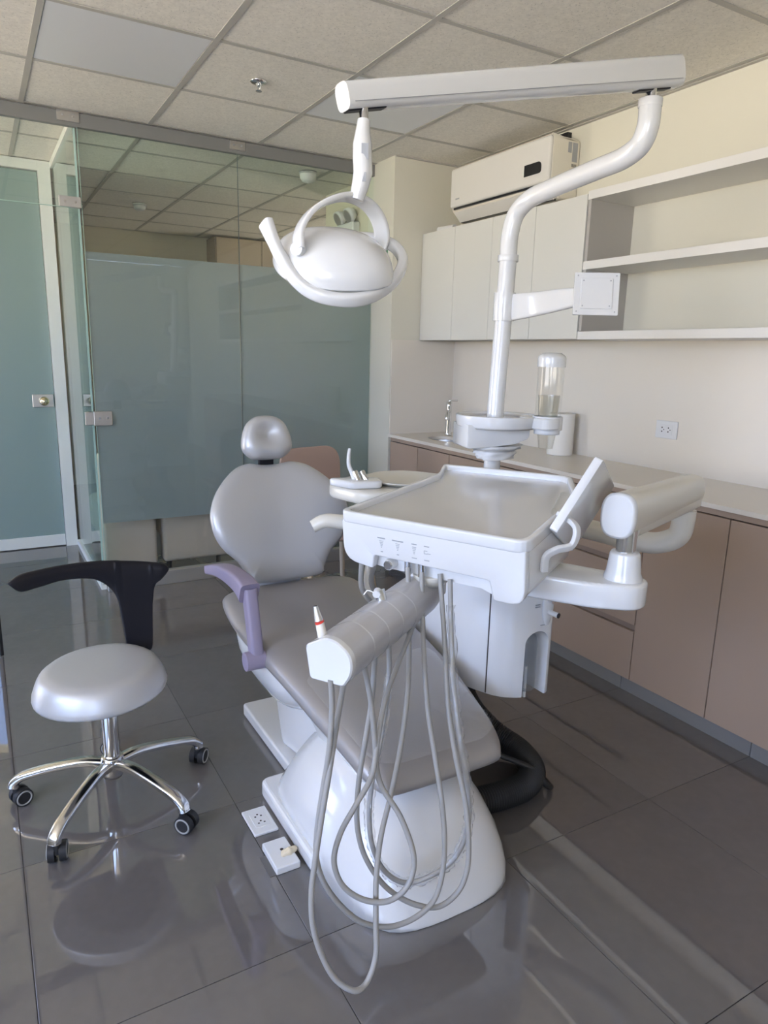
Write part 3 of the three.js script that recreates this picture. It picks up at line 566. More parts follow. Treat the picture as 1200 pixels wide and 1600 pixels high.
  part(t, 'backrest', cushion(bout, 0.045, 0.045, (x, s, h) => bo.clone().addScaledVector(V(1, 0, 0), x).addScaledVector(bu, s).addScaledVector(bn, h + 0.9 * x * x * 0.6 - 0.25 * (s - 0.2) * (s - 0.2)), { e: 3, puff: 0.05, steps: 16, dish: (x, s) => -0.01 * Math.exp(-Math.pow(x / 0.12, 2)) }), M.vinylL);
  part(t, 'back_shell', cushion(bout.map(([x, s]) => [x * 0.93, 0.02 + s * 0.93]), 0.02, 0.03, (x, s, h) => bo.clone().addScaledVector(V(1, 0, 0), x).addScaledVector(bu, s).addScaledVector(bn, h - 0.035 + 0.5 * x * x), { e: 3 }), M.enamel);
  part(t, 'back_bracket', bx(CX - 0.1, CX + 0.075, 0.4, 0.6, -2.44, -2.415, 0.004), M.enamel);
  // headrest on its stem
  part(t, 'headrest_stem', bx(CX - 0.045, CX + 0.015, 0.93, 1.04, -2.555, -2.54, 0.003), M.black);
  const ho = V(0.94, 1.067, -2.55), hu = V(0.02, 0.97, -0.24).normalize(), hn = V(0, 0.24, 0.97).normalize();
  const hh = [[-0.078, 0.03], [-0.072, 0.066], [-0.045, 0.098], [-0.01, 0.103], [0.03, 0.093], [0.062, 0.076], [0.083, 0.048], [0.09, 0.02]];
  const hout = outline([...hh.map(([s, w]) => [w, s]), ...hh.slice().reverse().map(([s, w]) => [-w * 0.92, s])], 64, 0.5);
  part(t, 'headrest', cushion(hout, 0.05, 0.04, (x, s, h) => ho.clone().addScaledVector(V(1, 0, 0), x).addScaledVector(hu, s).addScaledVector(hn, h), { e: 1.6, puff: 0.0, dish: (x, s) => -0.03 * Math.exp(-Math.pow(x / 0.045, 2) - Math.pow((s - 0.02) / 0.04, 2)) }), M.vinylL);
  // armrest
  const ar = part(t, 'armrest', sweep([[0.655, 0.648, -2.33], [0.655, 0.672, -2.24], [0.655, 0.69, -2.14], [0.657, 0.695, -2.03], [0.658, 0.69, -1.97], [0.66, 0.68, -1.945]], 0, { section: (u) => [0.026 + 0.006 * u, 0.016 + 0.018 * u, 5], n: 24 }), M.lilac, 'lilac armrest');
  part(ar, 'post', sweep([[0.662, 0.69, -1.955], [0.665, 0.6, -1.935], [0.668, 0.485, -1.915]], 0, { section: [0.02, 0.026, 4], n: 20, up: V(0, 0, 1) }), M.lilac);
  part(ar, 'pivot', mg(cyl([0.63, 0.475, -1.91], [0.69, 0.475, -1.91], 0.029, 0.029, 28), cyl([0.69, 0.475, -1.91], [0.712, 0.475, -1.91], 0.024, 0.024, 28)), M.lilac);
}

// ------------------------------------------------------------ cuspidor unit with post
{
  const t = thing('cuspidor_unit', 'white side unit with bowl, bottle niche and upright post', 'dental unit', [1.4, 0.36, -1.75]);
  const plan = rounded([[1.255, -1.99], [1.262, -1.66, 0.05], [1.31, -1.545, 0.08], [1.375, -1.5, 0.05], [1.478, -1.492, 0.02], [1.64, -2.0, 0.06]], 0.03, 8);
  let body = prism(plan, 0.365, 0.93, 0.006, 2);
  const niche = (() => { const s = new THREE.Shape(); s.moveTo(1.378, 0.3); s.lineTo(1.462, 0.3); s.lineTo(1.462, 0.54); s.absarc(1.42, 0.54, 0.042, 0, Math.PI, false); s.lineTo(1.378, 0.3); return new THREE.ExtrudeGeometry(s, { depth: 0.2, bevelEnabled: false, curveSegments: 20 }).translate(0, 0, -1.62); })();
  const ev = new Evaluator(); ev.useGroups = false; ev.attributes = ['position', 'normal'];
  const A1 = new Brush(smooth(body)), B1 = new Brush(niche); A1.updateMatrixWorld(); B1.updateMatrixWorld();
  const cut = ev.evaluate(A1, B1, SUBTRACTION).geometry; cut.setAttribute('uv', new THREE.Float32BufferAttribute(new Float32Array(cut.attributes.position.count * 2), 2));
  part(t, 'body', cut, M.enamel);
  part(t, 'panel_seam', bx(1.2945, 1.2965, 0.37, 0.92, -1.588, -1.578), M.gap);
  const bt = part(t, 'bottle', lathe([[0.0, 0], [0.03, 0], [0.034, 0.006], [0.034, 0.155], [0.028, 0.178], [0.012, 0.188], [0, 0.189]], 1.42, 0.375, -1.545, 32), M.bottle, 'clear bottle in the niche');
  part(bt, 'pipe', cyl([1.42, 0.345, -1.54], [1.42, 0.45, -1.54], 0.005), M.plastic);
  const cp = part(t, 'control_recess', new THREE.SphereGeometry(1, 28, 18).scale(0.022, 0.06, 0.008).translate(1.448, 0.658, -1.493), M.plastic);
  part(cp, 'knob', cyl([1.448, 0.683, -1.49], [1.449, 0.683, -1.47], 0.009), M.chrome);
  const k2 = part(cp, 'tap', cyl([1.448, 0.643, -1.49], [1.455, 0.641, -1.455], 0.008), M.plastic); part(k2, 'tip', cyl([1.455, 0.641, -1.455], [1.4558, 0.6408, -1.452], 0.008), M.rubber);
  for (const [a, b, y] of [[1.4, 1.418, 0.668], [1.4, 1.418, 0.661], [1.43, 1.46, 0.73], [1.425, 1.455, 0.6]]) part(t, 'print_line', bx(a, b, y, y + 0.0016, -1.4975, -1.4925), M.printG);
  // spittoon top with bowl
  const tp = rounded([[1.08, -2.0, 0.05], [1.03, -2.2, 0.06], [1.2, -2.34, 0.08], [1.5, -2.32, 0.1], [1.64, -2.0, 0.06], [1.48, -1.7, 0.05], [1.27, -1.72, 0.05], [1.24, -1.95, 0.06]], 0.04, 8);
  part(t, 'top_deck', smooth(prism(tp, 0.9, 0.948, 0.014, 3)), M.cream);
  part(t, 'bowl', lathe([[0.05, 0.0], [0.12, 0.004], [0.142, 0.014], [0.146, 0.018], [0.142, 0.02], [0.118, 0.008], [0.07, 0.0035], [0, 0.003]], 1.31, 0.946, -2.12, 48), M.cream);
  // upright post
  part(t, 'post', sweep([[1.53, 0.92, -1.905], [1.537, 1.22, -1.91], [1.555, 1.5, -1.92], [1.565, 1.71, -1.925]], 0.0285, { n: 32 }), M.enamel);
  part(t, 'post_collar', lathe([[0.028, 0], [0.034, 0], [0.034, 0.02], [0.028, 0.02]], 1.565, 1.705, -1.925, 32), M.enamel);
  // round accessory tray on the post
  const c0 = V(1.545, 1.188, -1.91);
  const rt = part(t, 'round_tray', lathe([[0, -0.028], [0.13, -0.028], [0.138, -0.02], [0.142, 0.012], [0.138, 0.016], [0.132, 0.012], [0.128, 0.002], [0, 0.0]], c0.x, c0.y, c0.z, 56), M.enamel);
  part(rt, 'tray_lug', prism(rounded([[1.58, -1.84], [1.6, -1.72, 0.03], [1.67, -1.72, 0.05], [1.7, -1.8, 0.05], [1.64, -1.88]], 0.02), 1.165, 1.202, 0.005), M.enamel);
  part(t, 'junction_box', smooth(slab(rounded([[-0.112, 0.04], [-0.112, -0.04, 0.012], [-0.04, -0.036], [0.06, -0.026], [0.112, -0.005, 0.012], [0.112, 0.04]], 0.005), [1.545, 1.134, -1.985], [0.96, 0, 0.28], [0, 1, 0], 0.15, 0.005, 2)), M.enamel);
  { const q = vnoise(16, 3), rr = []; for (let j = 0; j <= 8; j++) { const r = []; for (let i = 0; i < 24; i++) { const a = i / 24 * 6.2832, rad = 0.045 + 0.022 * q(i * 1.3, j * 2.1) + (j < 3 ? 0.02 : 0); r.push(V(c0.x - 0.0 + Math.cos(a) * rad * 1.3, 1.1 - j * 0.006, c0.z + Math.sin(a) * rad)); } rr.push(r); } part(t, 'plastic_bag', loft(rr), M.plastic, 'crumpled white plastic wrapped under the tray'); }
}
{ // assistant instruments beside the bowl
  const t = thing('assistant_holder', 'white instrument holder with syringe and suction tips beside the bowl', 'instrument holder', [1.1, 0.93, -2.15]);
  part(t, 'holder', smooth(prism(rounded([[1.02, -2.17, 0.03], [1.06, -2.06, 0.02], [1.17, -2.03, 0.03], [1.2, -2.12, 0.04]], 0.02), 0.949, 0.975, 0.008, 3)), M.enamel);
  part(t, 'syringe', sweep([[1.092, 1.077, -2.135], [1.086, 1.05, -2.13], [1.085, 1.02, -2.125], [1.092, 0.995, -2.115], [1.098, 0.96, -2.1]], (u) => 0.0055 + 0.003 * u), M.plastic, 'white bent syringe nozzle');
  part(t, 'valve', cyl([1.1, 1.0, -2.11], [1.108, 0.955, -2.08], 0.011), M.polished);
  part(t, 'valve', cyl([1.125, 1.0, -2.105], [1.135, 0.95, -2.07], 0.01), M.polished);
  part(t, 'valve_lever', cyl([1.125, 0.99, -2.09], [1.142, 0.95, -2.055], 0.004), M.steel);
  for (const [k, x] of [0, 0.03, 0.06].entries()) part(t, 'tube', sweep([[1.1 + x, 0.955, -2.08], [1.09 + x, 0.85, -2.05], [1.085 + x * 0.9, 0.72, -2.02], [1.09 + x, 0.6, -2.02 - k * 0.02], [1.2 + x * 0.3, 0.5, -2.03], [1.262, 0.58, -1.9 - k * 0.03]], 0.009), k === 1 ? M.handle : M.hose);
}
{ // cup dispenser
  const x = 1.652, z = -1.775, t = thing('cup_dispenser', 'clear cup dispenser tube with white cap on the round tray', 'cup dispenser', [x, 1.2, z]);
  part(t, 'tube', lathe([[0.041, 0], [0.043, 0], [0.043, 0.175], [0.041, 0.175]], x, 1.205, z, 40), M.clear);
  part(t, 'cap', lathe([[0, 0.035], [0.03, 0.033], [0.043, 0.024], [0.046, 0.016], [0.046, -0.012], [0.043, -0.012], [0.043, 0.0], [0, 0.0]], x, 1.38, z, 40), M.enamel);
  part(t, 'collar', lathe([[0.042, -0.02], [0.05, -0.02], [0.05, 0.024], [0.042, 0.024], [0.042, -0.02]], x, 1.182, z, 40), M.plastic);
  part(t, 'release_ring', lathe([[0.036, -0.016], [0.043, -0.014], [0.043, 0], [0.036, 0], [0.036, -0.016]], x, 1.162, z, 40), M.plastic);
  part(t, 'cup', lathe([[0.033, 0], [0.024, -0.062], [0, -0.062], [0, -0.06], [0.0225, -0.06], [0.0315, 0]], x, 1.16, z, 32), M.clear);
  part(t, 'cup_stack', lathe([[0.03, 0.0], [0.034, 0.07], [0.036, 0.07], [0.032, 0.0]], x, 1.205, z, 32), std({ color: rgb(0.85, 0.84, 0.8), transmission: 0.93, roughness: 0.15 }));
}
{ // monitor bracket
  const t = thing('monitor_bracket', 'white monitor bracket with square mounting plate on the post', 'bracket', [1.556, 1.56, -1.92]);
  part(t, 'collar', lathe([[0.029, -0.045], [0.036, -0.045], [0.036, 0.045], [0.029, 0.045]], 1.557, 1.56, -1.921, 32), M.enamel);
  part(t, 'arm', sweep([[1.57, 1.558, -1.9], [1.592, 1.566, -1.8], [1.59, 1.574, -1.68], [1.588, 1.578, -1.6]], 0, { section: (u) => [0.013, 0.044 - 0.018 * u, 5], n: 24 }), M.enamel);
  const tl = V(1.547, 1.644, -1.587), tr = V(1.645, 1.643, -1.507), bl = V(1.523, 1.521, -1.569), o = tl.clone().add(tr).add(bl).add(tr.clone().add(bl).sub(tl)).multiplyScalar(0.25), u = tr.clone().sub(tl), v = tl.clone().sub(bl).applyAxisAngle(V(0, 1, 0), 0);
  const w = u.clone().cross(v).normalize();
  const pl = part(t, 'plate', slab(rect(0.128, 0.124, 0.004), o.clone().addScaledVector(w, -0.008), u, v, 0.008, 0.0015), M.enamel);
  const U = u.clone().normalize(), Vv = w.clone().cross(U);
  part(pl, 'inner_plate', slab(rect(0.09, 0.09, 0.005), o.clone(), u, v, 0.004, 0.0015), M.enamel);
  for (const a of [-1, 1]) for (const b of [-1, 1]) for (const [s, h] of [[0.054, 0], [0.038, 0.004]]) { const p = o.clone().addScaledVector(U, a * s).addScaledVector(Vv, b * s * 0.97).addScaledVector(w, h); part(pl, 'screw', cyl(p, p.clone().addScaledVector(w, 0.001), 0.0022, 0.0022, 10), M.printG); }
  part(t, 'joint_block', slab(rect(0.03, 0.05, 0.004), o.clone().addScaledVector(w, -0.035).addScaledVector(U, 0.05), u, v, 0.026, 0.002), M.alu);
}

// ------------------------------------------------------------ operating light
{
  const t = thing('operating_light', 'white dental operating light on a curved pipe and long swing arm', 'dental light', [1.565, 1.73, -1.925]);
  part(t, 'pipe', sweep([[1.565, 1.715, -1.925], [1.568, 1.79, -1.926], [1.575, 1.852, -1.91], [1.582, 1.888, -1.86], [1.585, 1.905, -1.76], [1.582, 1.923, -1.57], [1.578, 1.932, -1.47], [1.575, 1.953, -1.418], [1.575, 1.99, -1.4], [1.576, 2.052, -1.4]], 0.0285, { n: 32, seg: 90 }), M.enamel);
  part(t, 'pipe_collar', lathe([[0.0285, 0], [0.0305, 0.001], [0.0305, 0.018], [0.027, 0.02], [0, 0.02]], 1.576, 2.036, -1.4, 32), M.enamel);
  part(t, 'pivot', cyl([1.576, 2.05, -1.4], [1.576, 2.11, -1.4], 0.0135), M.polished);
  const sa = [[0.676, 1.889, -1.372], [1.66, 2.135, -1.403]];
  const ar = part(t, 'swing_arm', sweep(sa, 0, { sharp: true, seg: 40, n: 32, section: (u) => [0.026 + 0.006 * u, 0.0255 + 0.0125 * u, 3.4] }), M.enamel);
  part(ar, 'cover_line', sweep([[0.69, 1.877, -1.3435], [1.652, 2.11, -1.3685]], 0.0008, { sharp: true, n: 6 }), M.printG);
  part(ar, 'slot', bx(-0.06, 0.06, -0.003, 0.003, -0.012, 0.012, 0.002).rotateZ(0.24).translate(1.576, 2.076, -1.4), M.black);
  part(ar, 'slot', bx(-0.045, 0.045, -0.003, 0.003, -0.012, 0.012, 0.002).rotateZ(0.24).translate(0.727, 1.876, -1.372), M.black);
  part(t, 'neck_pin', cyl([0.722, 1.888, -1.368], [0.72, 1.845, -1.364], 0.0095), M.polished);
  const nk = part(t, 'neck', sweep([[0.72, 1.852, -1.364], [0.716, 1.825, -1.36], [0.714, 1.805, -1.357], [0.712, 1.775, -1.352], [0.711, 1.75, -1.347], [0.706, 1.728, -1.347], [0.7, 1.7, -1.352]], (u) => [0.0125, 0.0155, 0.0192, 0.0195, 0.0193, 0.0175, 0.0145][Math.min(6, Math.round(u * 6))], { n: 28, seg: 6 }), M.enamel);
  part(nk, 'label', slab(rect(0.014, 0.03), [0.708, 1.787, -1.334], [0.868, 0, 0.496], [0, 1, 0], 0.0006, 0), M.label);
  part(nk, 'label', slab(rect(0.013, 0.018), [0.7025, 1.739, -1.3305], [0.868, 0, 0.496], [0.1, 1, 0], 0.0006, 0), M.label);
  const yk = part(t, 'yoke', sweep([[0.562, 1.588, -1.325], [0.566, 1.622, -1.333], [0.592, 1.66, -1.342], [0.64, 1.691, -1.35], [0.692, 1.705, -1.362], [0.738, 1.696, -1.372], [0.77, 1.67, -1.382], [0.782, 1.638, -1.39], [0.774, 1.608, -1.398]], 0, { section: [0.018, 0.006, 4], n: 20, up: V(-0.8, 0.3, 0) }), M.enamel);
  part(yk, 'pivot_cap', cyl([0.554, 1.589, -1.319], [0.567, 1.589, -1.33], 0.0125, 0.0125, 28), M.plastic);
  part(yk, 'pivot_cap', cyl([0.768, 1.606, -1.392], [0.78, 1.606, -1.404], 0.014, 0.014, 28), M.plastic);
  // lamp head: domed back, face turned down to the chair
  const o = V(0.663, 1.562, -1.368), u = V(0.868, 0.0, 0.496).applyAxisAngle(V(0, 1, 0), 0.18).normalize(), n0 = V(-0.488, 0.22, 0.845), e_u = V(0.089, 0.975, -0.2);
  const n = n0.multiplyScalar(0.62).addScaledVector(e_u, 0.78); n.addScaledVector(u, -n.dot(u)).normalize(); const v = n.clone().cross(u).normalize();
  const ho = outline([[-0.122, 0.075], [-0.07, 0.11], [0.0, 0.114], [0.065, 0.1], [0.11, 0.055], [0.118, -0.01], [0.098, -0.072], [0.035, -0.102], [-0.05, -0.1], [-0.102, -0.064], [-0.125, 0.0]], 72, 0.5);
  const hp = part(t, 'lamp_head', cushion(ho, 0.07, 0.018, (a, b, h) => o.clone().addScaledVector(u, a).addScaledVector(v, b).addScaledVector(n, h), { e: 0.95, puff: 0.1 }), M.enamel, 'domed white back of the lamp head');
  part(hp, 'reflector_glass', cushion(ho.map(([a, b]) => [a * 0.86, b * 0.86]), 0.002, 0.006, (a, b, h) => o.clone().addScaledVector(u, a).addScaledVector(v, b).addScaledVector(n, h - 0.0185), { e: 3 }), M.clear);
  part(hp, 'indicator', mg(cyl([0.632, 1.5195, -1.2855], [0.632, 1.519, -1.284], 0.0016, 0.0016, 8), cyl([0.64, 1.5195, -1.282], [0.64, 1.519, -1.2805], 0.0016, 0.0016, 8)), M.print);
  part(t, 'grab_rail', sweep([[0.522, 1.642, -1.395], [0.527, 1.615, -1.378], [0.536, 1.578, -1.355], [0.55, 1.54, -1.328], [0.575, 1.513, -1.308], [0.61, 1.5, -1.29], [0.667, 1.5, -1.278], [0.73, 1.522, -1.292], [0.785, 1.562, -1.318], [0.81, 1.598, -1.35], [0.808, 1.628, -1.392], [0.782, 1.641, -1.424], [0.75, 1.643, -1.442]], 0, { section: (q) => [0.011, 0.0135 - 0.004 * Math.abs(q - 0.5) + 0.006 * Math.max(0, 1 - q / 0.12), 3], n: 20 }), M.enamel, 'white grab rail round the lamp head');
}

// ------------------------------------------------------------ delivery unit: tray, arm, viewer
const TU = V(0.453, 0, 0.891).normalize(), TV0 = V(0.886, 0.11, -0.45), TW = TU.clone().cross(TV0).normalize(), TV = TW.clone().cross(TU).normalize(), TO = V(0.782, 1.0, -1.588);
const T = (a, b, c) => TO.clone().addScaledVector(TU, a).addScaledVector(TV, b).addScaledVector(TW, c);
const tl = (g) => g.applyMatrix4(new THREE.Matrix4().makeBasis(TU, TV, TW).setPosition(TO)); // local (a, b, c) -> world
{
  const t = thing('delivery_unit', 'white instrument delivery tray on a jointed arm', 'delivery tray', [1.2, 0.85, -1.4]);
  const O = [[0, 0, 0.03], [0.519, 0, 0.035], [0.508, 0.38, 0.05], [0.42, 0.575, 0.03], [0.01, 0.548, 0.02], [0.052, 0.44, 0.02], [0.045, 0.36, 0.04]];
  const off = (d) => O.map(([a, b, r]) => [0.26 + (a - 0.26) * (1 - d / 0.26), 0.28 + (b - 0.28) * (1 - d / 0.28), r]);
  const rim = new THREE.Shape(rounded(O, 0.03, 8).map(([x, y]) => new THREE.Vector2(x, y)));
  rim.holes.push(new THREE.Path(rounded(off(0.016), 0.02, 8).reverse().map(([x, y]) => new THREE.Vector2(x, y))));
  part(t, 'tray_rim', tl(smooth(new THREE.ExtrudeGeometry(rim, { depth: 0.022, bevelEnabled: true, bevelSize: 0.004, bevelThickness: 0.004, bevelOffset: -0.004, bevelSegments: 3 }).translate(0, 0, -0.026))), M.enamel);
  part(t, 'tray_mat', tl((() => { const g = new THREE.ExtrudeGeometry(new THREE.Shape(rounded(off(0.014), 0.02, 8).map(([x, y]) => new THREE.Vector2(x, y))), { depth: 0.004, bevelEnabled: false }); const p = g.attributes.position, q = g.attributes.uv; for (let i = 0; i < p.count; i++) q.setXY(i, p.getX(i) / 0.05, p.getY(i) / 0.05); return g; })().translate(0, 0, -0.02)), M.mat, 'translucent grey ribbed tray mat');
  // body under the rim: front profile with rounded lower corners, swept inwards
  const fp = rounded([[0.006, -0.026], [0.006, -0.135, 0.055], [0.12, -0.148, 0.02], [0.4, -0.148, 0.01], [0.425, -0.16, 0.01], [0.513, -0.16, 0.05], [0.513, -0.026]], 0.004, 10);
  { const rings = [], bs = [0.03, 0.031, 0.1, 0.3, 0.42, 0.5, 0.53]; for (const b of bs) { const k = b < 0.31 ? 1 : 1 - (b - 0.3) * 0.75, lift = b > 0.3 ? (b - 0.3) * 0.35 : 0; rings.push(fp.map(([a, c]) => T(0.26 + (a - 0.26) * k + (b > 0.3 ? -0.02 * (b - 0.3) / 0.2 : 0), b, Math.min(-0.026, c + (c < -0.06 ? lift : 0))))); } part(t, 'tray_body', smooth(loft(rings), 0.5), M.enamel); }
  const fs = rounded([[0.006, -0.026], [0.006, -0.135, 0.055], [0.096, -0.1455, 0.006], [0.104, -0.108, 0.006], [0.425, -0.112, 0.006], [0.436, -0.16, 0.006], [0.513, -0.16, 0.05], [0.513, -0.026]], 0.003, 10);
  part(t, 'front_fascia', smooth(slab(fs.map(([a, c]) => [a, c]), T(0, 0.0302, 0), TU, TW, 0.0262, 0.004, 3)), M.enamel);
  const kn = part(t, 'valve_knob', tl(cyl([0.145, 0.004, -0.127], [0.145, 0.036, -0.127], 0.014, 0.014, 18)), M.plastic); part(kn, 'cap', tl(cyl([0.145, 0.0, -0.127], [0.145, 0.004, -0.127], 0.011, 0.013, 18)), M.polished);
  for (const a of [0.2, 0.239]) part(t, 'hose_nut', tl(cyl([a, 0.012, -0.142], [a, 0.012, -0.107], 0.0095, 0.0095, 10)), M.polished);
  [[0.128, 0.024], [0.176, 0.032], [0.224, 0.014], [0.259, 0.014]].forEach(([a, w], i) => {
    const g = []; // caption dashes, pictogram, scale mark
    for (let k = 0; k < Math.round(w / 0.003); k++) g.push(bx(a + k * 0.003 - w / 2, a + k * 0.003 - w / 2 + 0.002, 0.0028, 0.0042, -0.058, -0.0555));
    if (i < 3) for (let k = 0; k < 5; k++) g.push(bx(a - 0.006 + k * 0.001, a + 0.006 - k * 0.0012, 0.0028, 0.0042, -0.065 - k * 0.0042, -0.0638 - k * 0.0042));
    else g.push(bx(a - 0.007, a + 0.002, 0.0028, 0.0042, -0.069, -0.0678), bx(a - 0.007, a + 0.002, 0.0028, 0.0042, -0.0765, -0.0753), bx(a - 0.007, a - 0.0062, 0.0028, 0.0042, -0.0765, -0.0678), bx(a + 0.002, a + 0.011, 0.0028, 0.0042, -0.0755, -0.0743));
    const q = i < 2 ? 0.003 : 0.007; g.push(bx(a - q, a + q, 0.0028, 0.0042, -0.094, -0.092));
    const pm = part(t, 'print_mark', tl(mg(g)), M.printG); pm.userData.kind = 'stuff';
  });
  part(t, 'handle', sweep([T(0.03, 0.12, -0.06), T(-0.01, 0.07, -0.058), [0.772, 0.958, -1.652], [0.742, 0.943, -1.662]], (u) => 0.022 - 0.005 * u, { n: 20 }), M.cream);
  part(t, 'under_dish', lathe([[0, -0.03], [0.03, -0.026], [0.045, -0.01], [0.05, 0.004], [0.046, 0.004], [0, 0.004]], T(0.24, 0.06, -0.155).x, T(0.24, 0.06, -0.155).y, T(0.24, 0.06, -0.155).z, 32), M.cream);
  // film viewer standing at the side of the tray
  const vo = V(1.119, 1.012, -1.172), vu = V(0.108, 0.165, 0.02), vw = V(0.19, -0.02, -0.085), L0 = 0.2, L1 = 0.205;
  const vw2 = vw.clone().addScaledVector(vu.clone().normalize(), -vw.dot(vu.clone().normalize()));
  const vp = part(t, 'film_viewer', smooth(slab(rounded([[0, 0], [L1, 0], [L1, L0], [0, L0]], 0.008), vo, vw2, vu, 0.022, 0.003, 2)), M.enamel, 'white panel with a dull screen');
  const vz = vw2.clone().normalize().cross(vu).normalize();
  part(vp, 'screen', slab(rounded([[0.012, 0.012], [L1 - 0.012, 0.012], [L1 - 0.012, L0 - 0.012], [0.012, L0 - 0.012]], 0.004), vo.clone().addScaledVector(vz, -0.0008), vw2, vu, 0.001, 0), M.mat);
  part(t, 'viewer_bracket', sweep([T(0.524, 0.09, -0.1), T(0.53, 0.09, -0.06), T(0.55, 0.1, -0.045), T(0.575, 0.13, -0.04), T(0.58, 0.14, 0.0), [1.165, 1.04, -1.19]], 0, { section: [0.009, 0.006, 5], n: 16 }), M.plastic);
  part(t, 'viewer_hinge', mg(cyl([1.19, 1.03, -1.225], [1.25, 1.06, -1.26], 0.014), cyl([1.2, 1.03, -1.24], T(0.5, 0.27, -0.03), 0.009)), M.clear);
  // link arm under the tray
  const la = rounded([[1.385, -1.085, 0.05], [1.31, -1.045, 0.06], [1.225, -1.115, 0.03], [1.12, -1.27, 0.04], [1.05, -1.42, 0.03], [1.2, -1.47, 0.03], [1.29, -1.28, 0.06]], 0.03, 8);
  part(t, 'link_arm', smooth(prism(la, 0.815, 0.878, 0.008, 3)), M.enamel);
  part(t, 'tray_mount', smooth(prism(rounded([[1.06, -1.4], [1.18, -1.45], [1.22, -1.36], [1.1, -1.3]], 0.03), 0.872, 0.93, 0.006)), M.enamel);
  part(t, 'pivot_cone', lathe([[0.046, 0], [0.046, 0.006], [0.041, 0.02], [0.036, 0.064], [0.032, 0.07], [0, 0.07]], 1.322, 0.876, -1.118, 40), M.enamel);
  part(t, 'pivot_pin', cyl([1.322, 0.94, -1.118], [1.322, 1.0, -1.118], 0.0235, 0.0235, 32), M.polished);
  // spring arm with its end cap
  const s0 = V(1.3, 1.034, -1.128), s1 = V(1.83, 1.024, -1.328), sd = s1.clone().sub(s0).normalize();
  const sp = part(t, 'spring_arm', sweep([s0, s1], 0, { sharp: true, seg: 20, n: 36, section: (u) => [0.0415 - 0.003 * u, 0.054 - 0.01 * u, 2.7] }), M.cream);
  part(sp, 'end_cap', sweep([s0.clone().addScaledVector(sd, -0.012), s0.clone().addScaledVector(sd, -0.009), s0.clone().addScaledVector(sd, 0.004)], 0, { sharp: true, seg: 2, n: 36, section: (u) => [0.0425 - 0.006 * (u < 0.1 ? 1 : 0), 0.055 - 0.006 * (u < 0.1 ? 1 : 0), 2.7] }), M.enamel, 'white end cap');
  part(sp, 'lower_cover', sweep([s0.clone().addScaledVector(sd, 0.05).add(V(0, -0.028, 0)), s1.clone().addScaledVector(sd, -0.01).add(V(0, -0.024, 0))], 0, { sharp: true, seg: 4, n: 24, section: [0.036, 0.03, 5] }), M.cream);
  part(sp, 'screw', mg(cyl(s0.clone().addScaledVector(sd, 0.1).add(V(-0.012, -0.066, 0.02)), s0.clone().addScaledVector(sd, 0.1).add(V(-0.012, -0.05, 0.02)), 0.006), cyl(s1.clone().addScaledVector(sd, -0.02).add(V(-0.01, -0.062, 0.02)), s1.clone().addScaledVector(sd, -0.02).add(V(-0.01, -0.05, 0.02)), 0.006)), M.polished);
  part(t, 'pivot_pin', cyl([1.792, 0.965, -1.314], [1.792, 0.99, -1.314], 0.017, 0.017, 28), M.polished);
  part(t, 'support_pipe', sweep([[1.53, 0.865, -1.88], [1.6, 0.86, -1.76], [1.695, 0.852, -1.605], [1.742, 0.845, -1.46], [1.772, 0.852, -1.375], [1.79, 0.885, -1.325], [1.792, 0.935, -1.314], [1.792, 0.966, -1.314]], 0.033, { n: 32, seg: 60 }), M.cream);
}

// ------------------------------------------------------------ handpiece holder, handpieces and hoses
{
  const t = thing('handpiece_holder', 'white padded handpiece holder bar under the delivery tray', 'instrument holder', [0.7, 0.78, -1.3]);
  const p0 = V(0.58, 0.789, -1.196), p1 = V(0.955, 0.803, -1.44), d = p1.clone().sub(p0).normalize(), side = V(0, 1, 0).cross(d).normalize(), up = d.clone().cross(side).normalize();
  const sec = rounded([[-0.05, -0.052], [0.03, -0.052], [0.05, -0.02, 0.03], [0.048, 0.02, 0.04], [0.0, 0.052, 0.05], [-0.06, 0.02, 0.01]].map(([a, b, r]) => [-a, b, r]), 0.008, 6);
  const ring = (s, k = 1) => sec.map(([a, b]) => p0.clone().addScaledVector(d, s).addScaledVector(side, -a * -k).addScaledVector(up, b * k));
  const L = p1.clone().sub(p0).length();
  part(t, 'bar', smooth(loft([ring(0.004), ring(L)]), 0.5), M.pad);
  part(t, 'end_cap', smooth(loft([ring(-0.012, 0.96), ring(-0.008, 1.02), ring(0.006, 1.02)]), 0.5), M.enamel);
  for (const s of [0.085, 0.155, 0.225, 0.295]) { const r = ring(s, 1.025), r2 = ring(s + 0.0045, 1.025); part(t, 'seam_line', smooth(loft([r, r2], { capA: false, capB: false }), 0.5), M.enamel); }
  part(t, 'lower_strip', cyl(p0.clone().addScaledVector(d, 0.03).addScaledVector(up, -0.056).addScaledVector(side, 0.012), p1.clone().addScaledVector(up, -0.056).addScaledVector(side, 0.012), 0.006), M.cream);
  part(t, 'hanger_post', bx(0.925, 1.01, 0.79, 0.905, -1.47, -1.41, 0.008, 3), M.plastic);
}
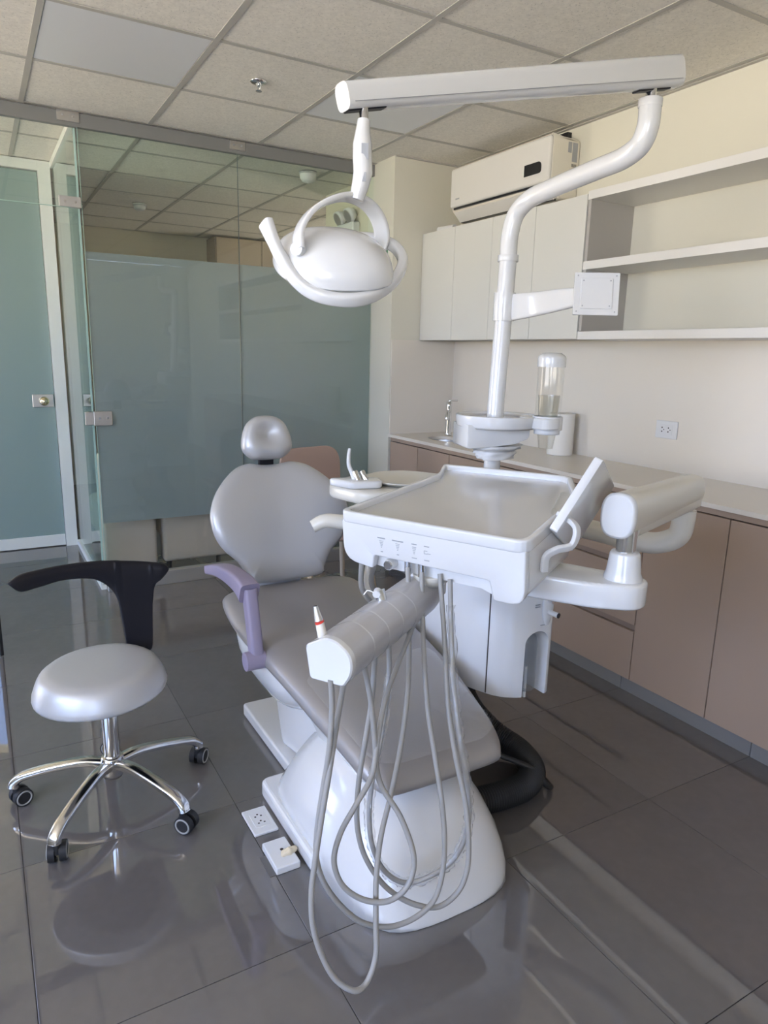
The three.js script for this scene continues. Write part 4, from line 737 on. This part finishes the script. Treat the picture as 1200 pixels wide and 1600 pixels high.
const HOSE = {
  a: [[0.896,0.866,-1.422],[0.868,0.723,-1.363],[0.831,0.607,-1.303],[0.787,0.506,-1.255],[0.741,0.418,-1.216],[0.696,0.338,-1.183],[0.666,0.272,-1.147],[0.645,0.195,-1.108],[0.630,0.137,-1.080],[0.600,0.098,-1.066],[0.573,0.099,-1.060],[0.539,0.123,-1.079],[0.515,0.175,-1.100],[0.501,0.244,-1.118],[0.505,0.313,-1.134],[0.519,0.376,-1.146],[0.537,0.450,-1.158],[0.554,0.513,-1.169],[0.575,0.590,-1.184],[0.593,0.653,-1.198],[0.616,0.745,-1.209]],
  b: [[0.915,0.861,-1.387],[0.892,0.728,-1.337],[0.868,0.576,-1.271],[0.858,0.473,-1.216],[0.852,0.375,-1.170],[0.841,0.300,-1.139],[0.823,0.237,-1.118],[0.793,0.189,-1.106],[0.746,0.160,-1.111],[0.692,0.151,-1.124],[0.632,0.174,-1.140],[0.587,0.222,-1.155],[0.550,0.288,-1.170],[0.536,0.346,-1.178],[0.537,0.411,-1.178],[0.550,0.502,-1.179],[0.565,0.589,-1.181],[0.575,0.691,-1.189],[0.572,0.745,-1.190]],
  c: [[0.947,0.853,-1.354],[0.935,0.731,-1.309],[0.910,0.578,-1.245],[0.902,0.472,-1.194],[0.903,0.378,-1.150],[0.897,0.292,-1.121],[0.883,0.231,-1.105],[0.856,0.187,-1.102],[0.812,0.161,-1.112],[0.767,0.169,-1.132],[0.723,0.196,-1.157],[0.692,0.232,-1.177],[0.663,0.296,-1.202],[0.656,0.360,-1.222],[0.667,0.448,-1.239],[0.687,0.537,-1.250],[0.707,0.612,-1.262],[0.716,0.648,-1.271],[0.729,0.745,-1.285]],
  d: [[0.951,0.832,-1.408],[0.885,0.765,-1.361],[0.794,0.676,-1.299],[0.731,0.627,-1.243],[0.695,0.557,-1.208],[0.669,0.502,-1.182],[0.624,0.451,-1.170],[0.589,0.389,-1.174],[0.573,0.332,-1.169],[0.584,0.283,-1.150],[0.623,0.249,-1.126],[0.671,0.242,-1.104],[0.712,0.266,-1.095],[0.735,0.318,-1.103],[0.722,0.404,-1.141],[0.691,0.478,-1.186],[0.690,0.576,-1.212],[0.690,0.652,-1.232],[0.680,0.745,-1.255]],
  e: [[0.961,0.844,-1.330],[0.949,0.732,-1.299],[0.930,0.608,-1.250],[0.925,0.487,-1.207],[0.930,0.412,-1.184],[0.931,0.334,-1.169],[0.920,0.269,-1.164],[0.887,0.212,-1.169],[0.833,0.173,-1.190],[0.781,0.162,-1.213],[0.741,0.192,-1.235],[0.718,0.251,-1.256],[0.716,0.326,-1.274],[0.728,0.400,-1.286],[0.756,0.506,-1.297],[0.771,0.572,-1.305],[0.786,0.647,-1.317],[0.791,0.745,-1.332]],
};
{
  const lab = {
    a: 'grey handpiece hose hanging lowest, in a long loop near the floor', b: 'grey hose looping wide across the front of the white base to the holder end cap',
    c: 'grey hose on the outer side of the loops, meeting the middle of the holder bar', d: 'grey hose twisted into a closed teardrop loop', e: 'hose sleeved in crinkled clear plastic beside the plain ones',
  };
  for (const k of 'abcde') {
    const t = thing('handpiece_hose', lab[k], 'hose', HOSE[k][0]);
    const pts = HOSE[k].map(A); pts[0].addScaledVector(TW, 0.02);
    part(t, 'hose', sweep(pts, 0.0062, { n: 12, seg: pts.length * 7 }), M.hose);
    if (k === 'e') {
      const q = vnoise(64, 44), c = new THREE.CatmullRomCurve3(pts, false, 'centripetal'), m = 220, rr = [];
      for (let j = 6; j <= m - 12; j++) { const u = j / m, p = c.getPoint(u), tn = c.getTangent(u), n1 = V(0.3, 0.1, 1).cross(tn).normalize(), n2 = tn.clone().cross(n1); const r = []; for (let i = 0; i < 12; i++) { const a = i / 12 * 6.2832, R = 0.0072 + 0.008 * q(i * 0.9, j * 0.7); r.push(p.clone().addScaledVector(n1, Math.cos(a) * R).addScaledVector(n2, Math.sin(a) * R)); } rr.push(r); }
      part(t, 'plastic_sleeve', loft(rr, { capA: false, capB: false }), M.wrap, 'crinkled clear plastic sleeve');
    }
  }
  const hp = thing('handpiece', 'cream handpiece with red ring and grey tip standing in the holder', 'handpiece', [0.576, 0.82, -1.245]);
  const b0 = V(0.58, 0.8, -1.238), b1 = V(0.5755, 0.846, -1.2515), b2 = V(0.574, 0.8505, -1.2525), b3 = V(0.5705, 0.88, -1.262);
  part(hp, 'body', cyl(b0, b1, 0.0105, 0.0095), M.handle); part(hp, 'ring', cyl(b1, b2, 0.0098, 0.0098), M.red); part(hp, 'tip', cyl(b2, b3, 0.0093, 0.0048), M.alu); part(hp, 'socket', cyl(b3, b3.clone().add(V(-0.0002, 0.0015, -0.0004)), 0.003), M.gap);
  const sy = thing('handpiece', 'metal handpiece with a hooked wire tip at the far end of the holder', 'handpiece', [0.77, 0.84, -1.33]);
  part(sy, 'sleeve', cyl([0.775, 0.822, -1.33], [0.768, 0.86, -1.343], 0.012, 0.014), M.polished); part(sy, 'head', cyl([0.754, 0.856, -1.33], [0.766, 0.858, -1.345], 0.009), M.plastic);
  part(sy, 'wire', sweep([[0.755, 0.857, -1.334], [0.746, 0.861, -1.346], [0.742, 0.861, -1.351], [0.735, 0.851, -1.355]], 0.0014, { n: 8 }), M.chrome);
}
{ // floor hoses
  const t = thing('suction_hose', 'thick black corrugated hose lying behind the white base', 'hose', [1.4, 0, -1.6]);
  const q = [[1.1, 0.05, -1.53], [1.2, 0.048, -1.515], [1.32, 0.047, -1.5], [1.42, 0.047, -1.505], [1.5, 0.048, -1.56], [1.53, 0.055, -1.66], [1.49, 0.09, -1.77], [1.42, 0.2, -1.84], [1.4, 0.38, -1.86]];
  part(t, 'corrugated_tube', sweep(q, (u) => 0.0415 + 0.0025 * Math.sin(u * 2 * Math.PI * 110), { n: 22, seg: 880 }), M.hoseBlack);
  const c = thing('power_cable', 'thin black cable looping over the corrugated hose', 'cable', [1.5, 0, -1.6]);
  part(c, 'cable', sweep([[1.33, 0.37, -1.75], [1.33, 0.2, -1.72], [1.36, 0.13, -1.62], [1.42, 0.105, -1.56], [1.47, 0.08, -1.52], [1.5, 0.035, -1.49], [1.53, 0.012, -1.5], [1.545, 0.011, -1.56], [1.56, 0.011, -1.64]], 0.009, { n: 12 }), M.hoseBlack);
}
{ // floor sockets
  const t = thing('floor_outlet', 'flat white double socket plate on the floor by the chair base', 'socket', [0.63, 0, -1.79]);
  part(t, 'plate', bx(0.589, 0.664, 0.0, 0.009, -1.853, -1.731, 0.003, 2), M.plastic);
  part(t, 'insert', bx(0.604, 0.65, 0.008, 0.0102, -1.826, -1.758, 0.0008, 1), M.plastic);
  for (const z of [-1.808, -1.776]) part(t, 'socket_holes', mg([[-0.009, 0], [0.009, 0], [0, -0.009]].map(([a, b]) => cyl([0.627 + a, 0.0099, z + b], [0.627 + a, 0.0106, z + b], 0.0032, 0.0032, 10))), M.gap);
  const s = thing('floor_outlet', 'thick white floor box with dried yellowish putty and tape at its edge', 'socket', [0.62, 0, -1.61]);
  part(s, 'cover', bx(0.59, 0.66, 0.0, 0.022, -1.674, -1.556, 0.004, 2), M.plastic);
  part(s, 'hole', cyl([0.631, 0.0215, -1.624], [0.631, 0.0224, -1.624], 0.005, 0.005, 12), M.gap);
  { const q = vnoise(16, 8); const g = new THREE.SphereGeometry(1, 24, 16), p = g.attributes.position; for (let i = 0; i < p.count; i++) { const f = 0.75 + 0.5 * q((p.getX(i) + 2) * 3, (p.getZ(i) + p.getY(i) + 3) * 3); p.setXYZ(i, p.getX(i) * f * 0.027, Math.max(-0.002, p.getY(i) * f * 0.012), p.getZ(i) * f * 0.012); } g.computeVertexNormals(); part(s, 'putty', g.rotateY(0.2).translate(0.643, 0.024, -1.603), M.putty, 'dried yellowish putty'); }
  part(s, 'tape', bx(0.572, 0.592, 0.0, 0.0015, -1.645, -1.56), M.tape, 'dark tape scrap');
}

// ------------------------------------------------------------ stool
{
  const sx = 0.262, sz = -2.113, t = thing('dentist_stool', 'round silver grey stool with black curved backrest and chrome star base', 'stool', [sx, 0, sz]);
  part(t, 'hub', lathe([[0, 0.085], [0.028, 0.085], [0.033, 0.1], [0.034, 0.15], [0.028, 0.158], [0, 0.158]], sx, 0, sz, 32), M.polished);
  for (let k = 0; k < 5; k++) {
    const a = (-14 + 72 * k) * Math.PI / 180, dx = Math.cos(a), dz = Math.sin(a), P = (r, y) => [sx + dx * r, y, sz + dz * r];
    const lg = part(t, 'leg', sweep([P(0.015, 0.13), P(0.08, 0.138), P(0.16, 0.128), P(0.23, 0.112), P(0.272, 0.098), P(0.293, 0.08), P(0.296, 0.066)], 0, { section: (u) => [0.0195 - 0.002 * u, 0.0165 - 0.004 * Math.sin(u * 3.1), 2.8], n: 20 }), M.polished);
    const th = [0.7, 2.4, 0.2, 1.2, 2.0][k], wx = Math.cos(th), wz = Math.sin(th), c = P(0.29, 0.0), cx = c[0] + wz * 0.012, cz = c[2] - wx * 0.012;
    const cs = part(lg, 'caster', mg(...[-1, 1].map((s) => cyl([cx + wx * s * 0.006, 0.0285, cz + wz * s * 0.006], [cx + wx * s * 0.024, 0.0285, cz + wz * s * 0.024], 0.0283, 0.0275, 28)), cyl([c[0], 0.03, c[2]], [c[0], 0.075, c[2]], 0.011)), M.rubber);
    void cs;
    part(lg, 'caster_ring', mg(...[-1, 1].map((s) => { const g = new THREE.TorusGeometry(0.0215, 0.0028, 8, 28); return g.applyQuaternion(new THREE.Quaternion().setFromUnitVectors(V(0, 0, 1), V(wx, 0, wz))).translate(cx + wx * s * 0.0235, 0.0285, cz + wz * s * 0.0235); })), M.tyre);
  }
  part(t, 'column', lathe([[0, 0.15], [0.0245, 0.15], [0.0245, 0.325], [0.02, 0.328], [0, 0.328]], sx, 0, sz, 32), M.polished);
  part(t, 'column_cap', lathe([[0, 0.322], [0.0265, 0.322], [0.0265, 0.342], [0.022, 0.346], [0, 0.346]], sx, 0, sz, 32), M.black);
  part(t, 'piston', cyl([sx, 0.34, sz], [sx, 0.4, sz], 0.012), M.chrome);
  const tilt = new THREE.Matrix4().makeTranslation(sx, 0, sz).multiply(new THREE.Matrix4().makeRotationAxis(V(0.4, 0, 0.9).normalize(), 0.05));
  part(t, 'seat', lathe([[0, 0.386], [0.183, 0.387], [0.19, 0.391], [0.1915, 0.398], [0.189, 0.41], [0.178, 0.438], [0.168, 0.455], [0.155, 0.4645], [0.13, 0.469], [0.08, 0.47], [0, 0.4695]]).applyMatrix4(tilt), M.vinylL);
  part(t, 'seat_pan', lathe([[0, 0.372], [0.09, 0.374], [0.14, 0.383], [0.14, 0.388], [0, 0.388]], sx, 0, sz, 32), M.black);
  const col = [[0.026,0.72,0.714,-2.226],[0.055,0.734,0.685,-2.240],[0.108,0.738,0.686,-2.258],[0.180,0.739,0.692,-2.277],[0.274,0.735,0.674,-2.293],[0.326,0.729,0.618,-2.299],[0.342,0.727,0.53,-2.300],[0.350,0.725,0.44,-2.301],[0.356,0.724,0.41,-2.301],[0.396,0.718,0.405,-2.302],[0.429,0.712,0.41,-2.302],[0.4345,0.711,0.45,-2.302],[0.442,0.709,0.57,-2.302],[0.456,0.706,0.632,-2.302],[0.473,0.703,0.645,-2.301],[0.490,0.696,0.661,-2.301],[0.501,0.684,0.675,-2.300]];
  { const rings = [], K = 140; const ctop = new THREE.CatmullRomCurve3(col.map((c) => V(c[0], c[1], c[3])), false, 'centripetal'), cbot = new THREE.CatmullRomCurve3(col.map((c) => V(c[0], c[2], c[3])), false, 'centripetal');
    const xAt = (c, x) => { let lo = 0, hi = 1; for (let k = 0; k < 30; k++) { const m = (lo + hi) / 2; if (c.getPoint(m).x < x) lo = m; else hi = m; } return c.getPoint(lo); };
    for (let j = 0; j <= K; j++) { const x = col[0][0] + (col[col.length - 1][0] - col[0][0]) * j / K, a = xAt(ctop, x), b = xAt(cbot, x), h = Math.max(0.003, (a.y - b.y) / 2), m = (a.y + b.y) / 2, th = 0.017 * Math.min(1, 0.25 + Math.sqrt(Math.min(j, K - j) / 12)), r = [];
      for (let i = 0; i < 40; i++) { const q = i / 40 * 6.28318, e = 2 / (h > 0.06 ? 6 : 2.6), cy = Math.sign(Math.cos(q)) * Math.pow(Math.abs(Math.cos(q)), e), cz = Math.sign(Math.sin(q)) * Math.pow(Math.abs(Math.sin(q)), 2 / 2.6); r.push(V(x, m + h * cy, a.z + th * cz - 0.06 * Math.max(0, m + h * cy - 0.45) + 0.015)); } rings.push(r); }
    part(t, 'backrest', loft(rings), M.black, 'black curved backrest with flared stem'); }
  part(t, 'stem_bracket', sweep([[sx, 0.392, sz], [0.33, 0.385, -2.22], [0.378, 0.4, -2.285], [0.382, 0.43, -2.29]], 0, { section: [0.03, 0.006, 5], n: 16 }), M.black);
}
renderer.render(scene, camera);
